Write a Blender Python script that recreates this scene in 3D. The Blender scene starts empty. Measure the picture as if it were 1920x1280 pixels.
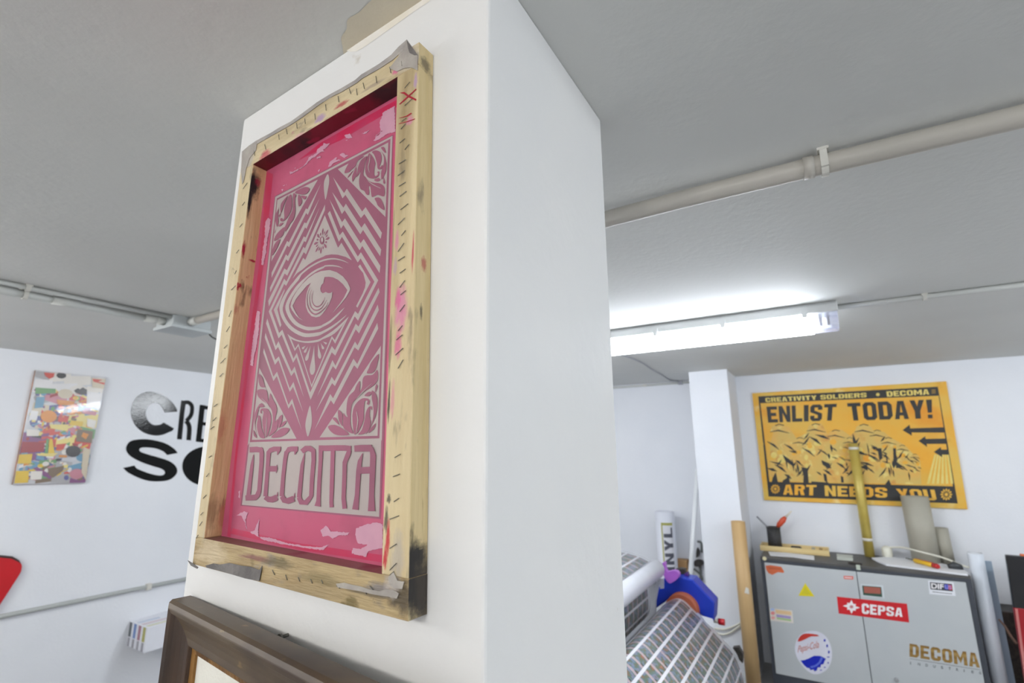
import bpy, bmesh, math, random
from mathutils import Vector, Matrix
from mathutils.geometry import tessellate_polygon

# ------------------------------------------------------------------ camera, world, lamps, exposure
SC = bpy.context.scene
COL = SC.collection
EYE = Vector((0, 0, 1.70))
YAW, PITCH, ROLL, FPX = 1.02782, 0.216808, -0.004877, 925.27
_f = Vector((math.cos(PITCH)*math.sin(YAW), math.cos(PITCH)*math.cos(YAW), math.sin(PITCH)))
_r = Vector((math.cos(YAW), -math.sin(YAW), 0)); _u = _r.cross(_f)
R_ = _r*math.cos(ROLL) + _u*math.sin(ROLL); U_ = -_r*math.sin(ROLL) + _u*math.cos(ROLL); F_ = _f
cd = bpy.data.cameras.new('camera'); cam = bpy.data.objects.new('camera', cd); COL.objects.link(cam)
cam.matrix_world = Matrix(((R_.x, U_.x, -F_.x, EYE.x), (R_.y, U_.y, -F_.y, EYE.y), (R_.z, U_.z, -F_.z, EYE.z), (0, 0, 0, 1)))
cd.sensor_width = 36; cd.lens = FPX/1920*36; cd.clip_start = .02
cd.dof.use_dof = True; cd.dof.focus_distance = .73; cd.dof.aperture_fstop = 5.0
SC.camera = cam
w = bpy.data.worlds.new('World'); SC.world = w; w.use_nodes = True
w.node_tree.nodes['Background'].inputs[0].default_value = (.75, .85, 1, 1)
w.node_tree.nodes['Background'].inputs[1].default_value = .3
SC.view_settings.view_transform = 'Standard'; SC.view_settings.look = 'None'
SC.view_settings.gamma = 1; SC.view_settings.use_curve_mapping = False
SC.view_settings.exposure = 0.40
def unseen_lamp(x, y, along, power, col=(1, 1, 1)):      # unseen tube lamp as three soft bulbs, some added only for light
    for k in (-.45, 0, .45):
        l = bpy.data.lights.new('unseen_light', 'POINT'); l.shadow_soft_size = .09; l.energy = power/3; l.color = col
        o = bpy.data.objects.new('unseen_light', l); COL.objects.link(o)
        o.location = (x+(k if along == 'x' else 0), y+(k if along == 'y' else 0), 2.23)
unseen_lamp(-.9, 3.0, 'x', 50, (1, .98, .95))
unseen_lamp(-1.7, .2, 'y', 52, (1, .98, .95))  # added behind the camera for light, not a known lamp
unseen_lamp(2.63, -2.3, 'y', 52, (.93, .97, 1))
unseen_lamp(.3, -2.4, 'y', 36, (.86, .93, 1))  # cool light added for the pillar's right side, not a known lamp
unseen_lamp(2.62, 2.25, 'y', 30, (.90, .95, 1))
LAMP_STRENGTH = 22.0

# ------------------------------------------------------------------ helpers
def ray(x, y): return R_*((x-960)/FPX) + U_*((640-y)/FPX) + F_
def hit(q, p0, n):
    r = ray(*q); return EYE + r*((Vector(p0)-EYE).dot(n)/r.dot(n))
def onx(x, y, X): return hit((x, y), (X, 0, 0), Vector((1, 0, 0)))
def ony(x, y, Y): return hit((x, y), (0, Y, 0), Vector((0, 1, 0)))
def onz(x, y, Z): return hit((x, y), (0, 0, Z), Vector((0, 0, 1)))
def lin(c):
    return tuple((v/255/12.92 if v/255 <= .04045 else ((v/255+.055)/1.055)**2.4) for v in c[:3]) + (1,)
MATS = {}
def mat(name, c, c2=None, scale=6, stretch=(1, 1, 1), rough=.55, metal=0, bump=0, bscale=None, spots=(), detail=4, alpha=1, coat=0, emit=0, trans=0, bstretch=None, blobs=(), spec=.5):
    if name in MATS: return MATS[name]
    m = bpy.data.materials.new(name); m.use_nodes = True; nt = m.node_tree; N = nt.nodes; L = nt.links
    b = N['Principled BSDF']; MATS[name] = m
    b.inputs['Base Color'].default_value = lin(c); b.inputs['Roughness'].default_value = rough; b.inputs['Metallic'].default_value = metal
    b.inputs['Alpha'].default_value = alpha; b.inputs['Coat Weight'].default_value = coat; b.inputs['Transmission Weight'].default_value = trans
    if emit:
        b.inputs['Emission Color'].default_value = lin(c); b.inputs['Emission Strength'].default_value = emit
    tc = N.new('ShaderNodeTexCoord'); mp = N.new('ShaderNodeMapping'); mp.inputs['Scale'].default_value = stretch
    L.new(tc.outputs['Object'], mp.inputs[0])
    def noise(sc, det, vec=mp):
        n = N.new('ShaderNodeTexNoise'); n.inputs['Scale'].default_value = sc; n.inputs['Detail'].default_value = det
        L.new(vec.outputs[0], n.inputs['Vector']); return n
    b.inputs['Specular IOR Level'].default_value = spec
    cur = None
    c2 = c2 or tuple(min(255, v*.96) for v in c)
    n = noise(scale, detail); rp = N.new('ShaderNodeValToRGB'); rp.color_ramp.elements[0].position = .35; rp.color_ramp.elements[1].position = .65
    rp.color_ramp.elements[0].color = lin(c); rp.color_ramp.elements[1].color = lin(c2)
    L.new(n.outputs['Fac'], rp.inputs[0]); cur = rp.outputs[0]
    for (sc, ss, t0, t1, st) in spots:
        mp2 = N.new('ShaderNodeMapping'); mp2.inputs['Scale'].default_value = st; mp2.inputs['Location'].default_value = (ss*.37, ss*.11, t0*3)
        L.new(tc.outputs['Object'], mp2.inputs[0]); n2 = noise(ss, 5, mp2)
        r2 = N.new('ShaderNodeValToRGB'); r2.color_ramp.elements[0].position = t0; r2.color_ramp.elements[1].position = t1
        r2.color_ramp.elements[0].color = (0, 0, 0, 1); r2.color_ramp.elements[1].color = (1, 1, 1, 1)
        L.new(n2.outputs['Fac'], r2.inputs[0])
        mx = N.new('ShaderNodeMix'); mx.data_type = 'RGBA'; L.new(r2.outputs[0], mx.inputs[0]); L.new(cur, mx.inputs[6]); mx.inputs[7].default_value = lin(sc)
        cur = mx.outputs[2]
    for (ctr, rad, colr, amt) in blobs:       # a smudge of its own place and size: centre and radii in object space
        mp4 = N.new('ShaderNodeMapping'); mp4.vector_type = 'TEXTURE'; mp4.inputs['Location'].default_value = ctr; mp4.inputs['Scale'].default_value = rad
        L.new(tc.outputs['Object'], mp4.inputs[0])
        ln = N.new('ShaderNodeVectorMath'); ln.operation = 'LENGTH'; L.new(mp4.outputs[0], ln.inputs[0])
        n4 = N.new('ShaderNodeTexNoise'); n4.inputs['Scale'].default_value = 1.6; n4.inputs['Detail'].default_value = 6; n4.inputs['Roughness'].default_value = .7
        L.new(mp4.outputs[0], n4.inputs['Vector'])
        ad = N.new('ShaderNodeMath'); ad.operation = 'MULTIPLY_ADD'; L.new(n4.outputs['Fac'], ad.inputs[0]); ad.inputs[1].default_value = 1.5; L.new(ln.outputs['Value'], ad.inputs[2])
        r4 = N.new('ShaderNodeMapRange'); r4.inputs['From Min'].default_value = 1.2; r4.inputs['From Max'].default_value = 1.75; r4.inputs['To Min'].default_value = amt; r4.inputs['To Max'].default_value = 0
        L.new(ad.outputs[0], r4.inputs['Value'])
        mx = N.new('ShaderNodeMix'); mx.data_type = 'RGBA'; L.new(r4.outputs[0], mx.inputs[0]); L.new(cur, mx.inputs[6]); mx.inputs[7].default_value = lin(colr)
        cur = mx.outputs[2]
    L.new(cur, b.inputs['Base Color'])
    if bump:
        bm = N.new('ShaderNodeBump'); bm.inputs['Strength'].default_value = bump; bm.inputs['Distance'].default_value = .004
        mp3 = N.new('ShaderNodeMapping'); mp3.inputs['Scale'].default_value = bstretch or stretch; L.new(tc.outputs['Object'], mp3.inputs[0])
        n3 = noise(bscale or scale, 4, mp3); L.new(n3.outputs['Fac'], bm.inputs['Height']); L.new(bm.outputs[0], b.inputs['Normal'])
    return m
LOC = {}
class G:
    def __init__(s): s.v = []; s.f = []; s.m = []; s.mats = []; s.uv = {}; s.sm = []
    def mi(s, m):
        if m not in s.mats: s.mats.append(m)
        return s.mats.index(m)
    def face(s, pts, m, smooth=False):
        i = len(s.v); s.v += [Vector(p) for p in pts]; s.f.append(tuple(range(i, i+len(pts)))); s.m.append(s.mi(m)); s.sm.append(smooth)
    def raw(s, V, Fs, m, smooth=False):
        i = len(s.v); s.v += [Vector(p) for p in V]
        for f in Fs: s.f.append(tuple(i+k for k in f)); s.m.append(s.mi(m)); s.sm.append(smooth)
    def poly(s, pts, m):
        pts = [Vector(p) for p in pts]
        s.raw(pts, [tuple(t) for t in tessellate_polygon([pts])], m)
    def prism(s, pts, off, m, mside=None):
        pts = [Vector(p) for p in pts]; off = Vector(off); n = len(pts); q = [p+off for p in pts]
        if n == 4:
            s.raw(pts+q, [(0, 1, 2, 3), (7, 6, 5, 4)], m); i = len(s.v)-8
        else:
            T = [tuple(t) for t in tessellate_polygon([pts])]
            s.raw(pts+q, T+[tuple(n+k for k in t[::-1]) for t in T], m); i = len(s.v)-2*n
        ms = mside if isinstance(mside, (list, tuple)) else [mside or m]*n
        for k in range(n):
            s.f.append((i+k, i+n+k, i+n+(k+1) % n, i+(k+1) % n)); s.m.append(s.mi(ms[k])); s.sm.append(False)
    def box(s, a, b, m):
        x0, y0, z0 = a; x1, y1, z1 = b
        s.prism([(x0, y0, z0), (x1, y0, z0), (x1, y1, z0), (x0, y1, z0)], (0, 0, z1-z0), m)
    def tube(s, path, r, m, n=14, caps=True, mcap=None):
        path = [Vector(p) for p in path]; rs = r if isinstance(r, (list, tuple)) else [r]*len(path)
        i0 = len(s.v); up = None
        for k, p in enumerate(path):
            d = (path[min(k+1, len(path)-1)]-path[max(k-1, 0)]).normalized()
            if up is None: up = d.orthogonal().normalized()
            a = (up-d*up.dot(d)).normalized(); up = a; b = d.cross(a)
            for j in range(n):
                t = 2*math.pi*j/n; s.v.append(p+(a*math.cos(t)+b*math.sin(t))*rs[k])
        for k in range(len(path)-1):
            for j in range(n):
                s.f.append((i0+k*n+j, i0+k*n+(j+1) % n, i0+(k+1)*n+(j+1) % n, i0+(k+1)*n+j)); s.m.append(s.mi(m)); s.sm.append(True)
        if caps:
            for k, rev in ((0, True), (len(path)-1, False)):
                t = [i0+k*n+j for j in range(n)]; s.f.append(tuple(t[::-1] if rev else t)); s.m.append(s.mi(mcap or m)); s.sm.append(False)
    def pipe(s, a, b, r0, r1, m, n=28):        # hollow tube between a and b
        a, b = Vector(a), Vector(b); d = (b-a).normalized(); e = d.orthogonal().normalized(); g = d.cross(e)
        ring = lambda p, r: [p+(e*math.cos(2*math.pi*j/n)+g*math.sin(2*math.pi*j/n))*r for j in range(n)]
        V = ring(a, r0)+ring(b, r0)+ring(b, r1)+ring(a, r1)
        for q in range(4):
            s.raw(V if q == 0 else [], [], m)
        i = len(s.v)-4*n
        for q in range(4):
            for j in range(n):
                s.f.append((i+q*n+j, i+q*n+(j+1) % n, i+((q+1) % 4)*n+(j+1) % n, i+((q+1) % 4)*n+j)); s.m.append(s.mi(m)); s.sm.append(q in (0, 2))
    def build(s, name, parent=None, bevel=0, solid=0, loc=None):
        off = LOC.get(parent, Vector()) if parent else (Vector(loc) if loc is not None else Vector())
        me = bpy.data.meshes.new(name); me.from_pydata([p-off for p in s.v], [], s.f)
        for m in s.mats: me.materials.append(m)
        me.polygons.foreach_set('material_index', s.m); me.polygons.foreach_set('use_smooth', s.sm)
        if s.uv:
            ul = me.uv_layers.new(name='UVMap')
            for p in me.polygons:
                for li, vi in zip(p.loop_indices, p.vertices):
                    if vi in s.uv: ul.data[li].uv = s.uv[vi]
        me.validate(); me.update()
        o = bpy.data.objects.new(name, me); COL.objects.link(o)
        if parent:
            o.parent = parent; LOC[o] = LOC[parent]
        else:
            o.location = off; LOC[o] = off
        if bevel:
            b = o.modifiers.new('bevel', 'BEVEL'); b.width = bevel; b.segments = 2; b.limit_method = 'ANGLE'; b.angle_limit = .7
        return o
def sub(o):            # a part that carries sub-parts: its children share its origin
    return o
def tag(o, label, cat, group=None, kind=None):
    o['label'] = label; o['category'] = cat
    if group: o['group'] = group
    if kind: o['kind'] = kind
    return o
def thing(name, loc, label, cat, group=None):
    o = bpy.data.objects.new(name, None); COL.objects.link(o); o.location = loc; o.empty_display_size = .05
    LOC[o] = Vector(loc); return tag(o, label, cat, group)
def structure(o, label=None):
    o['kind'] = 'structure'
    if label: o['label'] = label
    return o
def text_mesh(txt, bold=0., shear=0.):
    cu = bpy.data.curves.new('t', 'FONT'); cu.body = txt; cu.size = 1; cu.offset = bold; cu.shear = shear; cu.fill_mode = 'FRONT'; cu.resolution_u = 3
    o = bpy.data.objects.new('t', cu); me = o.to_mesh()
    V = [v.co.copy() for v in me.vertices]; Fs = [tuple(p.vertices) for p in me.polygons]
    o.to_mesh_clear(); bpy.data.objects.remove(o); bpy.data.curves.remove(cu)
    x0 = min(v.x for v in V); x1 = max(v.x for v in V); y0 = min(v.y for v in V); y1 = max(v.y for v in V)
    return [((v.x-x0)/(x1-x0), (v.y-y0)/(y1-y0)) for v in V], Fs
def put_text(g, txt, TL, TR, BL, m, bold=0., shear=0., BR=None):
    V, Fs = text_mesh(txt, bold, shear); TL, TR, BL = Vector(TL), Vector(TR), Vector(BL); BR = Vector(BR) if BR else TR+BL-TL
    g.raw([(BL*(1-u)+BR*u)*(1-v)+(TL*(1-u)+TR*u)*v for u, v in V], Fs, m)
def _R(a, b, c, d): return [(a, b), (c, b), (c, d), (a, d)]
def _ring(x0, y0, x1, y1, tx, ty):
    o = [(x0+.22, y0), (x1-.22, y0), (x1, y0+.14), (x1, y1-.14), (x1-.22, y1), (x0+.22, y1), (x0, y1-.14), (x0, y0+.14)]
    i = [(x0+tx+.06, y0+ty), (x1-tx-.06, y0+ty), (x1-tx, y0+ty+.06), (x1-tx, y1-ty-.06), (x1-tx-.06, y1-ty), (x0+tx+.06, y1-ty), (x0+tx, y1-ty-.06), (x0+tx, y0+ty+.06)]
    return [[o[k], o[(k+1) % 8], i[(k+1) % 8], i[k]] for k in range(8)]
BLOCK = {
 'E': [_R(0, 0, .38, 1), _R(.38, .8, 1, 1), _R(.38, .4, .88, .6), _R(.38, 0, 1, .2)],
 'N': [_R(0, 0, .32, 1), _R(.68, 0, 1, 1), [(.32, 1), (.32, .58), (.68, 0), (.68, .42)]],
 'L': [_R(0, 0, .38, 1), _R(.38, 0, 1, .2)], 'I': [_R(0, 0, 1, 1)], 'T': [_R(0, .8, 1, 1), _R(.31, 0, .69, .8)],
 'O': _ring(0, 0, 1, 1, .34, .19), 'D': [_R(0, 0, .36, 1), [(.36, .8), (.36, 1), (.75, 1), (.62, .8)], [(.75, 1), (1, .8), (.64, .74), (.62, .8)], [(1, .8), (1, .2), (.64, .26), (.64, .74)], [(1, .2), (.75, 0), (.62, .2), (.64, .26)], [(.75, 0), (.36, 0), (.36, .2), (.62, .2)]],
 'A': [[(0, 0), (.33, 0), (.5, .82), (.5, 1), (.28, 1)], [(1, 0), (.72, 1), (.5, 1), (.5, .82), (.67, 0)], [(.37, .2), (.63, .2), (.595, .37), (.405, .37)]],
 'Y': [[(0, 1), (.36, 1), (.5, .66), (.5, .4), (.31, .4)], [(1, 1), (.69, .4), (.5, .4), (.5, .66), (.64, 1)], _R(.31, 0, .69, .4)],
 'V': [[(0, 1), (.36, 1), (.5, .3), (.5, 0), (.32, 0)], [(1, 1), (.68, 0), (.5, 0), (.5, .3), (.64, 1)]],
 '!': [[(.0, 1), (1, 1), (.85, .3), (.15, .3)], _R(.1, 0, .9, .2)],
 'S': [[(.2, 1), (.8, 1), (1, .87), (.64, .82), (.36, .82), (0, .87)], [(0, .87), (.36, .82), (.36, .64), (0, .55)], [(0, .55), (.36, .64), (1, .45), (.64, .36)], [(1, .45), (1, .13), (.64, .18), (.64, .36)], [(1, .13), (.8, 0), (.2, 0), (0, .13), (.36, .18), (.64, .18)], [(0, .13), (0, .33), (.36, .33), (.36, .18)], [(1, .87), (1, .67), (.64, .67), (.64, .82)]],
 'C': [[(0, .15), (.36, .22), (.36, .78), (0, .85)], [(0, .85), (.36, .78), (.64, .8), (1, .86), (.78, 1), (.22, 1)], [(0, .15), (.22, 0), (.78, 0), (1, .14), (.64, .2), (.36, .22)], [(1, .86), (.64, .8), (.64, .63), (1, .63)], [(1, .14), (1, .37), (.64, .37), (.64, .2)]],
 'R': [_R(0, 0, .36, 1), [(.36, 1), (.8, 1), (1, .86), (.64, .82), (.36, .82)], [(1, .86), (1, .6), (.64, .62), (.64, .82)], [(1, .6), (.84, .5), (.36, .44), (.36, .6), (.64, .62)], [(.84, .5), (1, 0), (.64, 0), (.5, .455)]],
 'P': [_R(0, 0, .36, 1), [(.36, 1), (.8, 1), (1, .86), (.64, .82), (.36, .82)], [(1, .86), (1, .54), (.64, .58), (.64, .82)], [(1, .54), (.8, .4), (.36, .4), (.36, .58), (.64, .58)]],
 'U': [_R(0, .14, .36, 1), _R(.64, .14, 1, 1), [(0, .14), (.2, 0), (.8, 0), (1, .14), (.64, .2), (.36, .2)]],
 'M': [_R(0, 0, .26, 1), _R(.74, 0, 1, 1), [(.26, 1), (.26, .6), (.5, .1), (.5, .5)], [(.74, 1), (.5, .5), (.5, .1), (.74, .6)]]}
def put_block(g, txt, TL, TR, BL, m, BR=None, gap=.14):
    TL, TR, BL = Vector(TL), Vector(TR), Vector(BL); BR = Vector(BR) if BR else TR+BL-TL
    W = {'I': .4, '!': .4, 'M': 1.3, ' ': .45, 'L': .9, 'E': .92}
    tot = sum(W.get(c, 1) for c in txt)+gap*(len(txt)-1); x = 0
    n = (TR-TL).cross(BL-TL).normalized(); k = 0
    for c in txt:
        w_ = W.get(c, 1)
        for pl in BLOCK.get(c, ()):
            Q = [((x+u*w_)/tot, v) for u, v in pl]
            g.poly([(BL*(1-u)+BR*u)*(1-v)+(TL*(1-u)+TR*u)*v for u, v in Q], m)
        x += w_+gap
def pxs(s, o=(0, 0), k=1.0):           # "x,y x,y" in a zoomed view -> photograph pixels
    return [(o[0]+float(a)/k, o[1]+float(b)/k) for a, b in (t.split(',') for t in s.split())]
def smooth(pts, n=3, closed=True):
    N = len(pts); o = []
    for k in range(N if closed else N-1):
        p = [pts[(k+j) % N] if closed else pts[min(max(k+j, 0), N-1)] for j in (-1, 0, 1, 2)]
        for t in range(n):
            t /= n
            o.append(tuple(.5*(2*p[1][i]+(p[2][i]-p[0][i])*t+(2*p[0][i]-5*p[1][i]+4*p[2][i]-p[3][i])*t*t+(3*p[1][i]-p[0][i]-3*p[2][i]+p[3][i])*t**3) for i in range(len(p[0]))))
    if not closed: o.append(pts[-1])
    return o
def stroke(pts, w):
    ws = w if isinstance(w, (list, tuple)) else [w]*len(pts); A = []; B = []
    for k, p in enumerate(pts):
        a = pts[max(k-1, 0)]; b = pts[min(k+1, len(pts)-1)]; dx, dy = b[0]-a[0], b[1]-a[1]; l = math.hypot(dx, dy) or 1
        A.append((p[0]-dy/l*ws[k]/2, p[1]+dx/l*ws[k]/2)); B.append((p[0]+dy/l*ws[k]/2, p[1]-dx/l*ws[k]/2))
    return A+B[::-1]
def ell(cx, cy, rx, ry, n=24, a0=0, a1=2*math.pi):
    return [(cx+rx*math.cos(a0+(a1-a0)*k/n), cy+ry*math.sin(a0+(a1-a0)*k/n)) for k in range(n)]
rnd = random.Random(7)

# ------------------------------------------------------------------ the setting
XR, YL, ZC = 4.92, 4.37, 2.35
white = mat('wall_white', (229, 231, 236), (222, 225, 231), 1.5, rough=.6, bump=.25, bscale=60)
pill_m = mat('pillar_plaster', (231, 230, 228), (226, 226, 225), 3, rough=.55, bump=.35, bscale=25, spots=(((205, 200, 192), 14, .74, .80, (1, 1, 1)),))
ceil_m = mat('ceiling_paint', (220, 221, 218), (213, 214, 211), 1.2, rough=.7, bump=.3, bscale=40)
floor_m = mat('floor_vinyl', (150, 148, 146), (138, 137, 136), 5, rough=.5)
def plane(name, pts, m, label):
    g = G(); g.face(pts, m); return structure(g.build(name), label)
X0, Y0 = -3.0, -4.0
def slab(name, a, b, m, label):
    g = G(); g.box(a, b, m); return structure(g.build(name), label)
slab('floor', (X0, Y0, -.1), (XR, YL, 0), floor_m, 'grey workshop floor')
slab('ceiling', (X0, Y0, ZC), (XR, YL, ZC+.1), ceil_m, 'pale grey painted ceiling')
slab('wall_right', (XR, Y0, 0), (XR+.1, YL, ZC), white, 'white wall behind the metal cabinet')
slab('wall_left', (X0, YL, 0), (XR+.1, YL+.1, ZC), white, 'white wall with black lettering')
slab('wall_back', (X0-.1, Y0, 0), (X0, YL, ZC), white, 'white wall behind the viewer')
slab('wall_front', (X0-.1, Y0-.1, 0), (XR+.1, Y0, ZC), white, 'white wall on the far right')
CL, FT, FN = Vector((.468, .909, 0)), Vector((-.0382, -.99927, 0)), Vector((-.99927, .0382, 0))   # pillar face: left edge, direction along it, outward normal
def onw(x, y, d=0.): return hit((x, y), CL+FN*d, FN)
def fw(s, z, d): return CL+FT*s+Vector((0, 0, z))+FN*d
g = G(); g.prism([(.4447, .3015, 0), (.468, .909, 0), (.846, .909, 0), (.8447, .298, 0)], (0, 0, ZC), pill_m)
structure(g.build('pillar', bevel=.004), 'square white plastered pillar in the middle of the room')
g = G(); g.box((4.40, .571, 0), (XR, .876, ZC), white)
structure(g.build('pilaster'), 'white pilaster on the right wall')
# plaster repairs where the ceiling meets the pillar
g = G()
tan = mat('old_plaster', (222, 213, 192), (216, 207, 187), 9, rough=.8, bump=.3, bscale=60)
g.poly([onz(x, y, ZC-.0006) for x, y in smooth(pxs('648,112 642,86 640,70 650,54 652,36 672,24 690,6 712,-12 760,-60 880,-60 800,20 720,80 670,110'), 3)], tan)
structure(g.build('trim_1'), 'beige bare plaster patch on the ceiling beside the pillar')
g = G()
cream = mat('cream_stain', (226, 220, 206), (231, 228, 222), 18, rough=.7)
g.poly([onw(x, y, .0004) for x, y in smooth(pxs('648,90 700,56 760,14 800,-14 812,-4 770,26 700,76 668,96'), 3)], cream)
structure(g.build('trim_2'), 'cream stain along the top of the pillar')

# ------------------------------------------------------------------ silk screen frame on the pillar
FD = .0285      # depth of the bars
def fp(x, y, d=0.): return onw(x, y, FD+d)
wood_v = mat('pine_vertical', (216, 197, 152), (202, 180, 130), 14, (6, 6, .35), rough=.6, bump=.35, bscale=40, bstretch=(6, 6, .3),
             spots=(((150, 122, 78), 60, .66, .72, (1, 1, .12)), ((70, 58, 46), 45, .72, .75, (1, 1, .6)), ((176, 60, 92), 30, .74, .77, (1, 1, .5))))
wood_h = mat('pine_horizontal', (208, 188, 146), (192, 168, 122), 14, (6, .35, 6), rough=.6, bump=.35, bscale=40, bstretch=(6, .3, 6),
             spots=(((120, 96, 66), 50, .64, .72, (1, .2, 1)), ((62, 52, 46), 45, .70, .74, (1, .6, 1)), ((170, 62, 88), 30, .72, .76, (1, .6, 1))))
fab_v = mat('mesh_over_pine_vertical', (210, 193, 156), (199, 180, 142), 12, (5, 5, .4), rough=.65, bump=.3, bscale=90, bstretch=(3, 3, 1),
            spots=(((158, 138, 100), 20, .52, .70, (1, 1, .10)), ((138, 124, 98), 44, .62, .74, (1, 1, .3)), ((188, 176, 158), 22, .60, .72, (1, 1, .4)), ((180, 110, 130), 26, .70, .76, (1, 1, .5)), ((84, 74, 64), 60, .73, .76, (1, 1, .7))))
fab_h = mat('mesh_over_pine_horizontal', (218, 200, 158), (204, 184, 142), 12, (5, .4, 5), rough=.65, bump=.3, bscale=90, bstretch=(3, 1, 3),
            spots=(((178, 168, 154), 22, .60, .72, (1, .4, 1)), ((176, 104, 124), 26, .70, .75, (1, .5, 1)), ((84, 74, 64), 60, .72, .76, (1, .7, 1))))
fab_b = mat('mesh_over_dirty_pine', (196, 174, 130), (172, 146, 98), 16, (5, .6, 5), rough=.6, bump=.5, bscale=70,
            spots=(((150, 140, 130), 30, .56, .66, (1, .6, 1)), ((110, 98, 62), 34, .60, .68, (1, .6, 1)), ((60, 54, 50), 60, .66, .70, (1, .7, 1)), ((150, 70, 84), 40, .72, .75, (1, .7, 1))))
in_top = mat('ink_stained_rail', (128, 20, 44), (96, 22, 36), 14, (1, .6, 1), rough=.5, spots=(((48, 28, 28), 9, .52, .62, (1, 1, 1)), ((150, 30, 60), 30, .62, .68, (1, .5, 1))))
in_bot = mat('inner_rail_mauve', (146, 92, 96), (122, 84, 74), 14, (1, .5, 1), rough=.6, spots=(((120, 24, 52), 10, .56, .64, (1, 1, 1)),))
black_ink = mat('black_ink', (32, 30, 28), (58, 52, 46), 60, rough=.5)
grey_fab = mat('grey_mesh_fabric', (164, 158, 154), (142, 136, 134), 40, rough=.6, bump=.4, bscale=120)
dark_fab = mat('dark_mesh_fabric', (118, 113, 110), (92, 88, 86), 40, rough=.6, bump=.5, bscale=90)
red_ink = mat('red_ink', (176, 26, 48), (150, 24, 44), 60, rough=.4)
pink_ink = mat('pink_ink', (206, 120, 156), (196, 140, 160), 60, rough=.5)
violet_ink = mat('violet_ink', (172, 140, 172), (186, 160, 180), 60, rough=.6)
steel = mat('staple_steel', (98, 98, 94), (120, 118, 110), 80, rough=.4, metal=.6)

nd = [0]
ORG = fw(.30, 1.53, 0)
def sm(p, r, colr, amt=1.): return (tuple(Vector(p)-ORG), r, colr, amt)
BLK, PNK, VIO, RED = (34, 31, 30), (208, 122, 160), (172, 142, 176), (170, 36, 60)
ft = thing('screen_frame', tuple(ORG), 'tall pink silk-screen frame of stapled pine with an eye design on the pillar', 'picture frame')
oTL, oTR, oBR, oBL = fp(455, 286), fp(786, 78), fp(765, 1165), fp(361, 1057)
iTL, iTR, iBR, iBL = fp(474, 308), fp(744.7, 144), fp(715, 1076), fp(382, 1009)
dep = -FN*(FD-.0002)
def lerp(a, b, t): return a+(b-a)*t
# outer points level with the inner corners, along the stiles
def along(a, b, z):
    t = (z-a.z)/(b.z-a.z); return lerp(a, b, t)
rT = along(oBR, oTR, iTR.z+.001); rB = along(oBR, oTR, iBR.z); lT = along(oBL, oTL, iTL.z); lB = along(oBL, oTL, iBL.z)
side_n = (oTR-oBR).cross(-FN).normalized()
def sd(x, y, d=.0003):             # a point on the outer side of the right stile
    s_ = side_n if side_n.y < 0 else -side_n
    return hit((x, y), oBR+s_*d, side_n)
def inl(x, y, d=.0004):            # a point on the inner side of the left stile
    n = (iTL-iBL).cross(-FN).normalized(); s_ = n if n.y < 0 else -n
    return hit((x, y), iBL+s_*d, n)
side_m = mat('pine_outer_side', (216, 196, 150), (204, 182, 132), 14, (6, 6, .35), rough=.55, bump=.3, bscale=40, bstretch=(6, 6, .3), spots=(((158, 138, 100), 20, .52, .70, (1, 1, .10)), ((138, 124, 98), 44, .62, .74, (1, 1, .3)), ((150, 122, 78), 60, .68, .74, (1, 1, .12)),),
    blobs=[sm(sd(782, 1105), (.05, .03, .038), BLK), sm(sd(783, 1044), (.018, .03, .018), BLK), sm(sd(772, 1075), (.010, .03, .05), BLK), sm(sd(798, 122), (.012, .03, .014), (96, 86, 66), .8), sm(sd(795, 495), (.006, .02, .012), RED, .7), sm(sd(790, 585), (.003, .02, .012), (70, 62, 50), .8), sm(sd(797, 1110), (.02, .03, .05), (60, 52, 44), .8)])
inl_m = mat('inner_stile_wood', (228, 198, 152), (214, 180, 132), 16, (5, 5, .4), rough=.6, bump=.2, bscale=60, spots=(((120, 92, 66), 40, .62, .70, (1, 1, .3)), ((172, 30, 52), 34, .72, .75, (1, 1, .6))),
    blobs=[sm(inl(474, 345), (.016, .03, .032), BLK), sm(inl(468, 375), (.006, .03, .04), BLK), sm(inl(484, 342), (.007, .03, .010), (150, 40, 62), .8), sm(inl(457, 468), (.004, .03, .018), RED), sm(inl(474, 489), (.008, .03, .003), RED), sm(inl(442, 580), (.006, .02, .01), (176, 96, 84), .5), sm(inl(413, 800), (.012, .03, .03), RED, .35), sm(inl(398, 870), (.004, .03, .03), RED, .9), sm(inl(397, 960), (.012, .03, .03), (110, 84, 50), .5), sm(inl(418, 970), (.008, .03, .03), (176, 70, 66), .6)])
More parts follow.
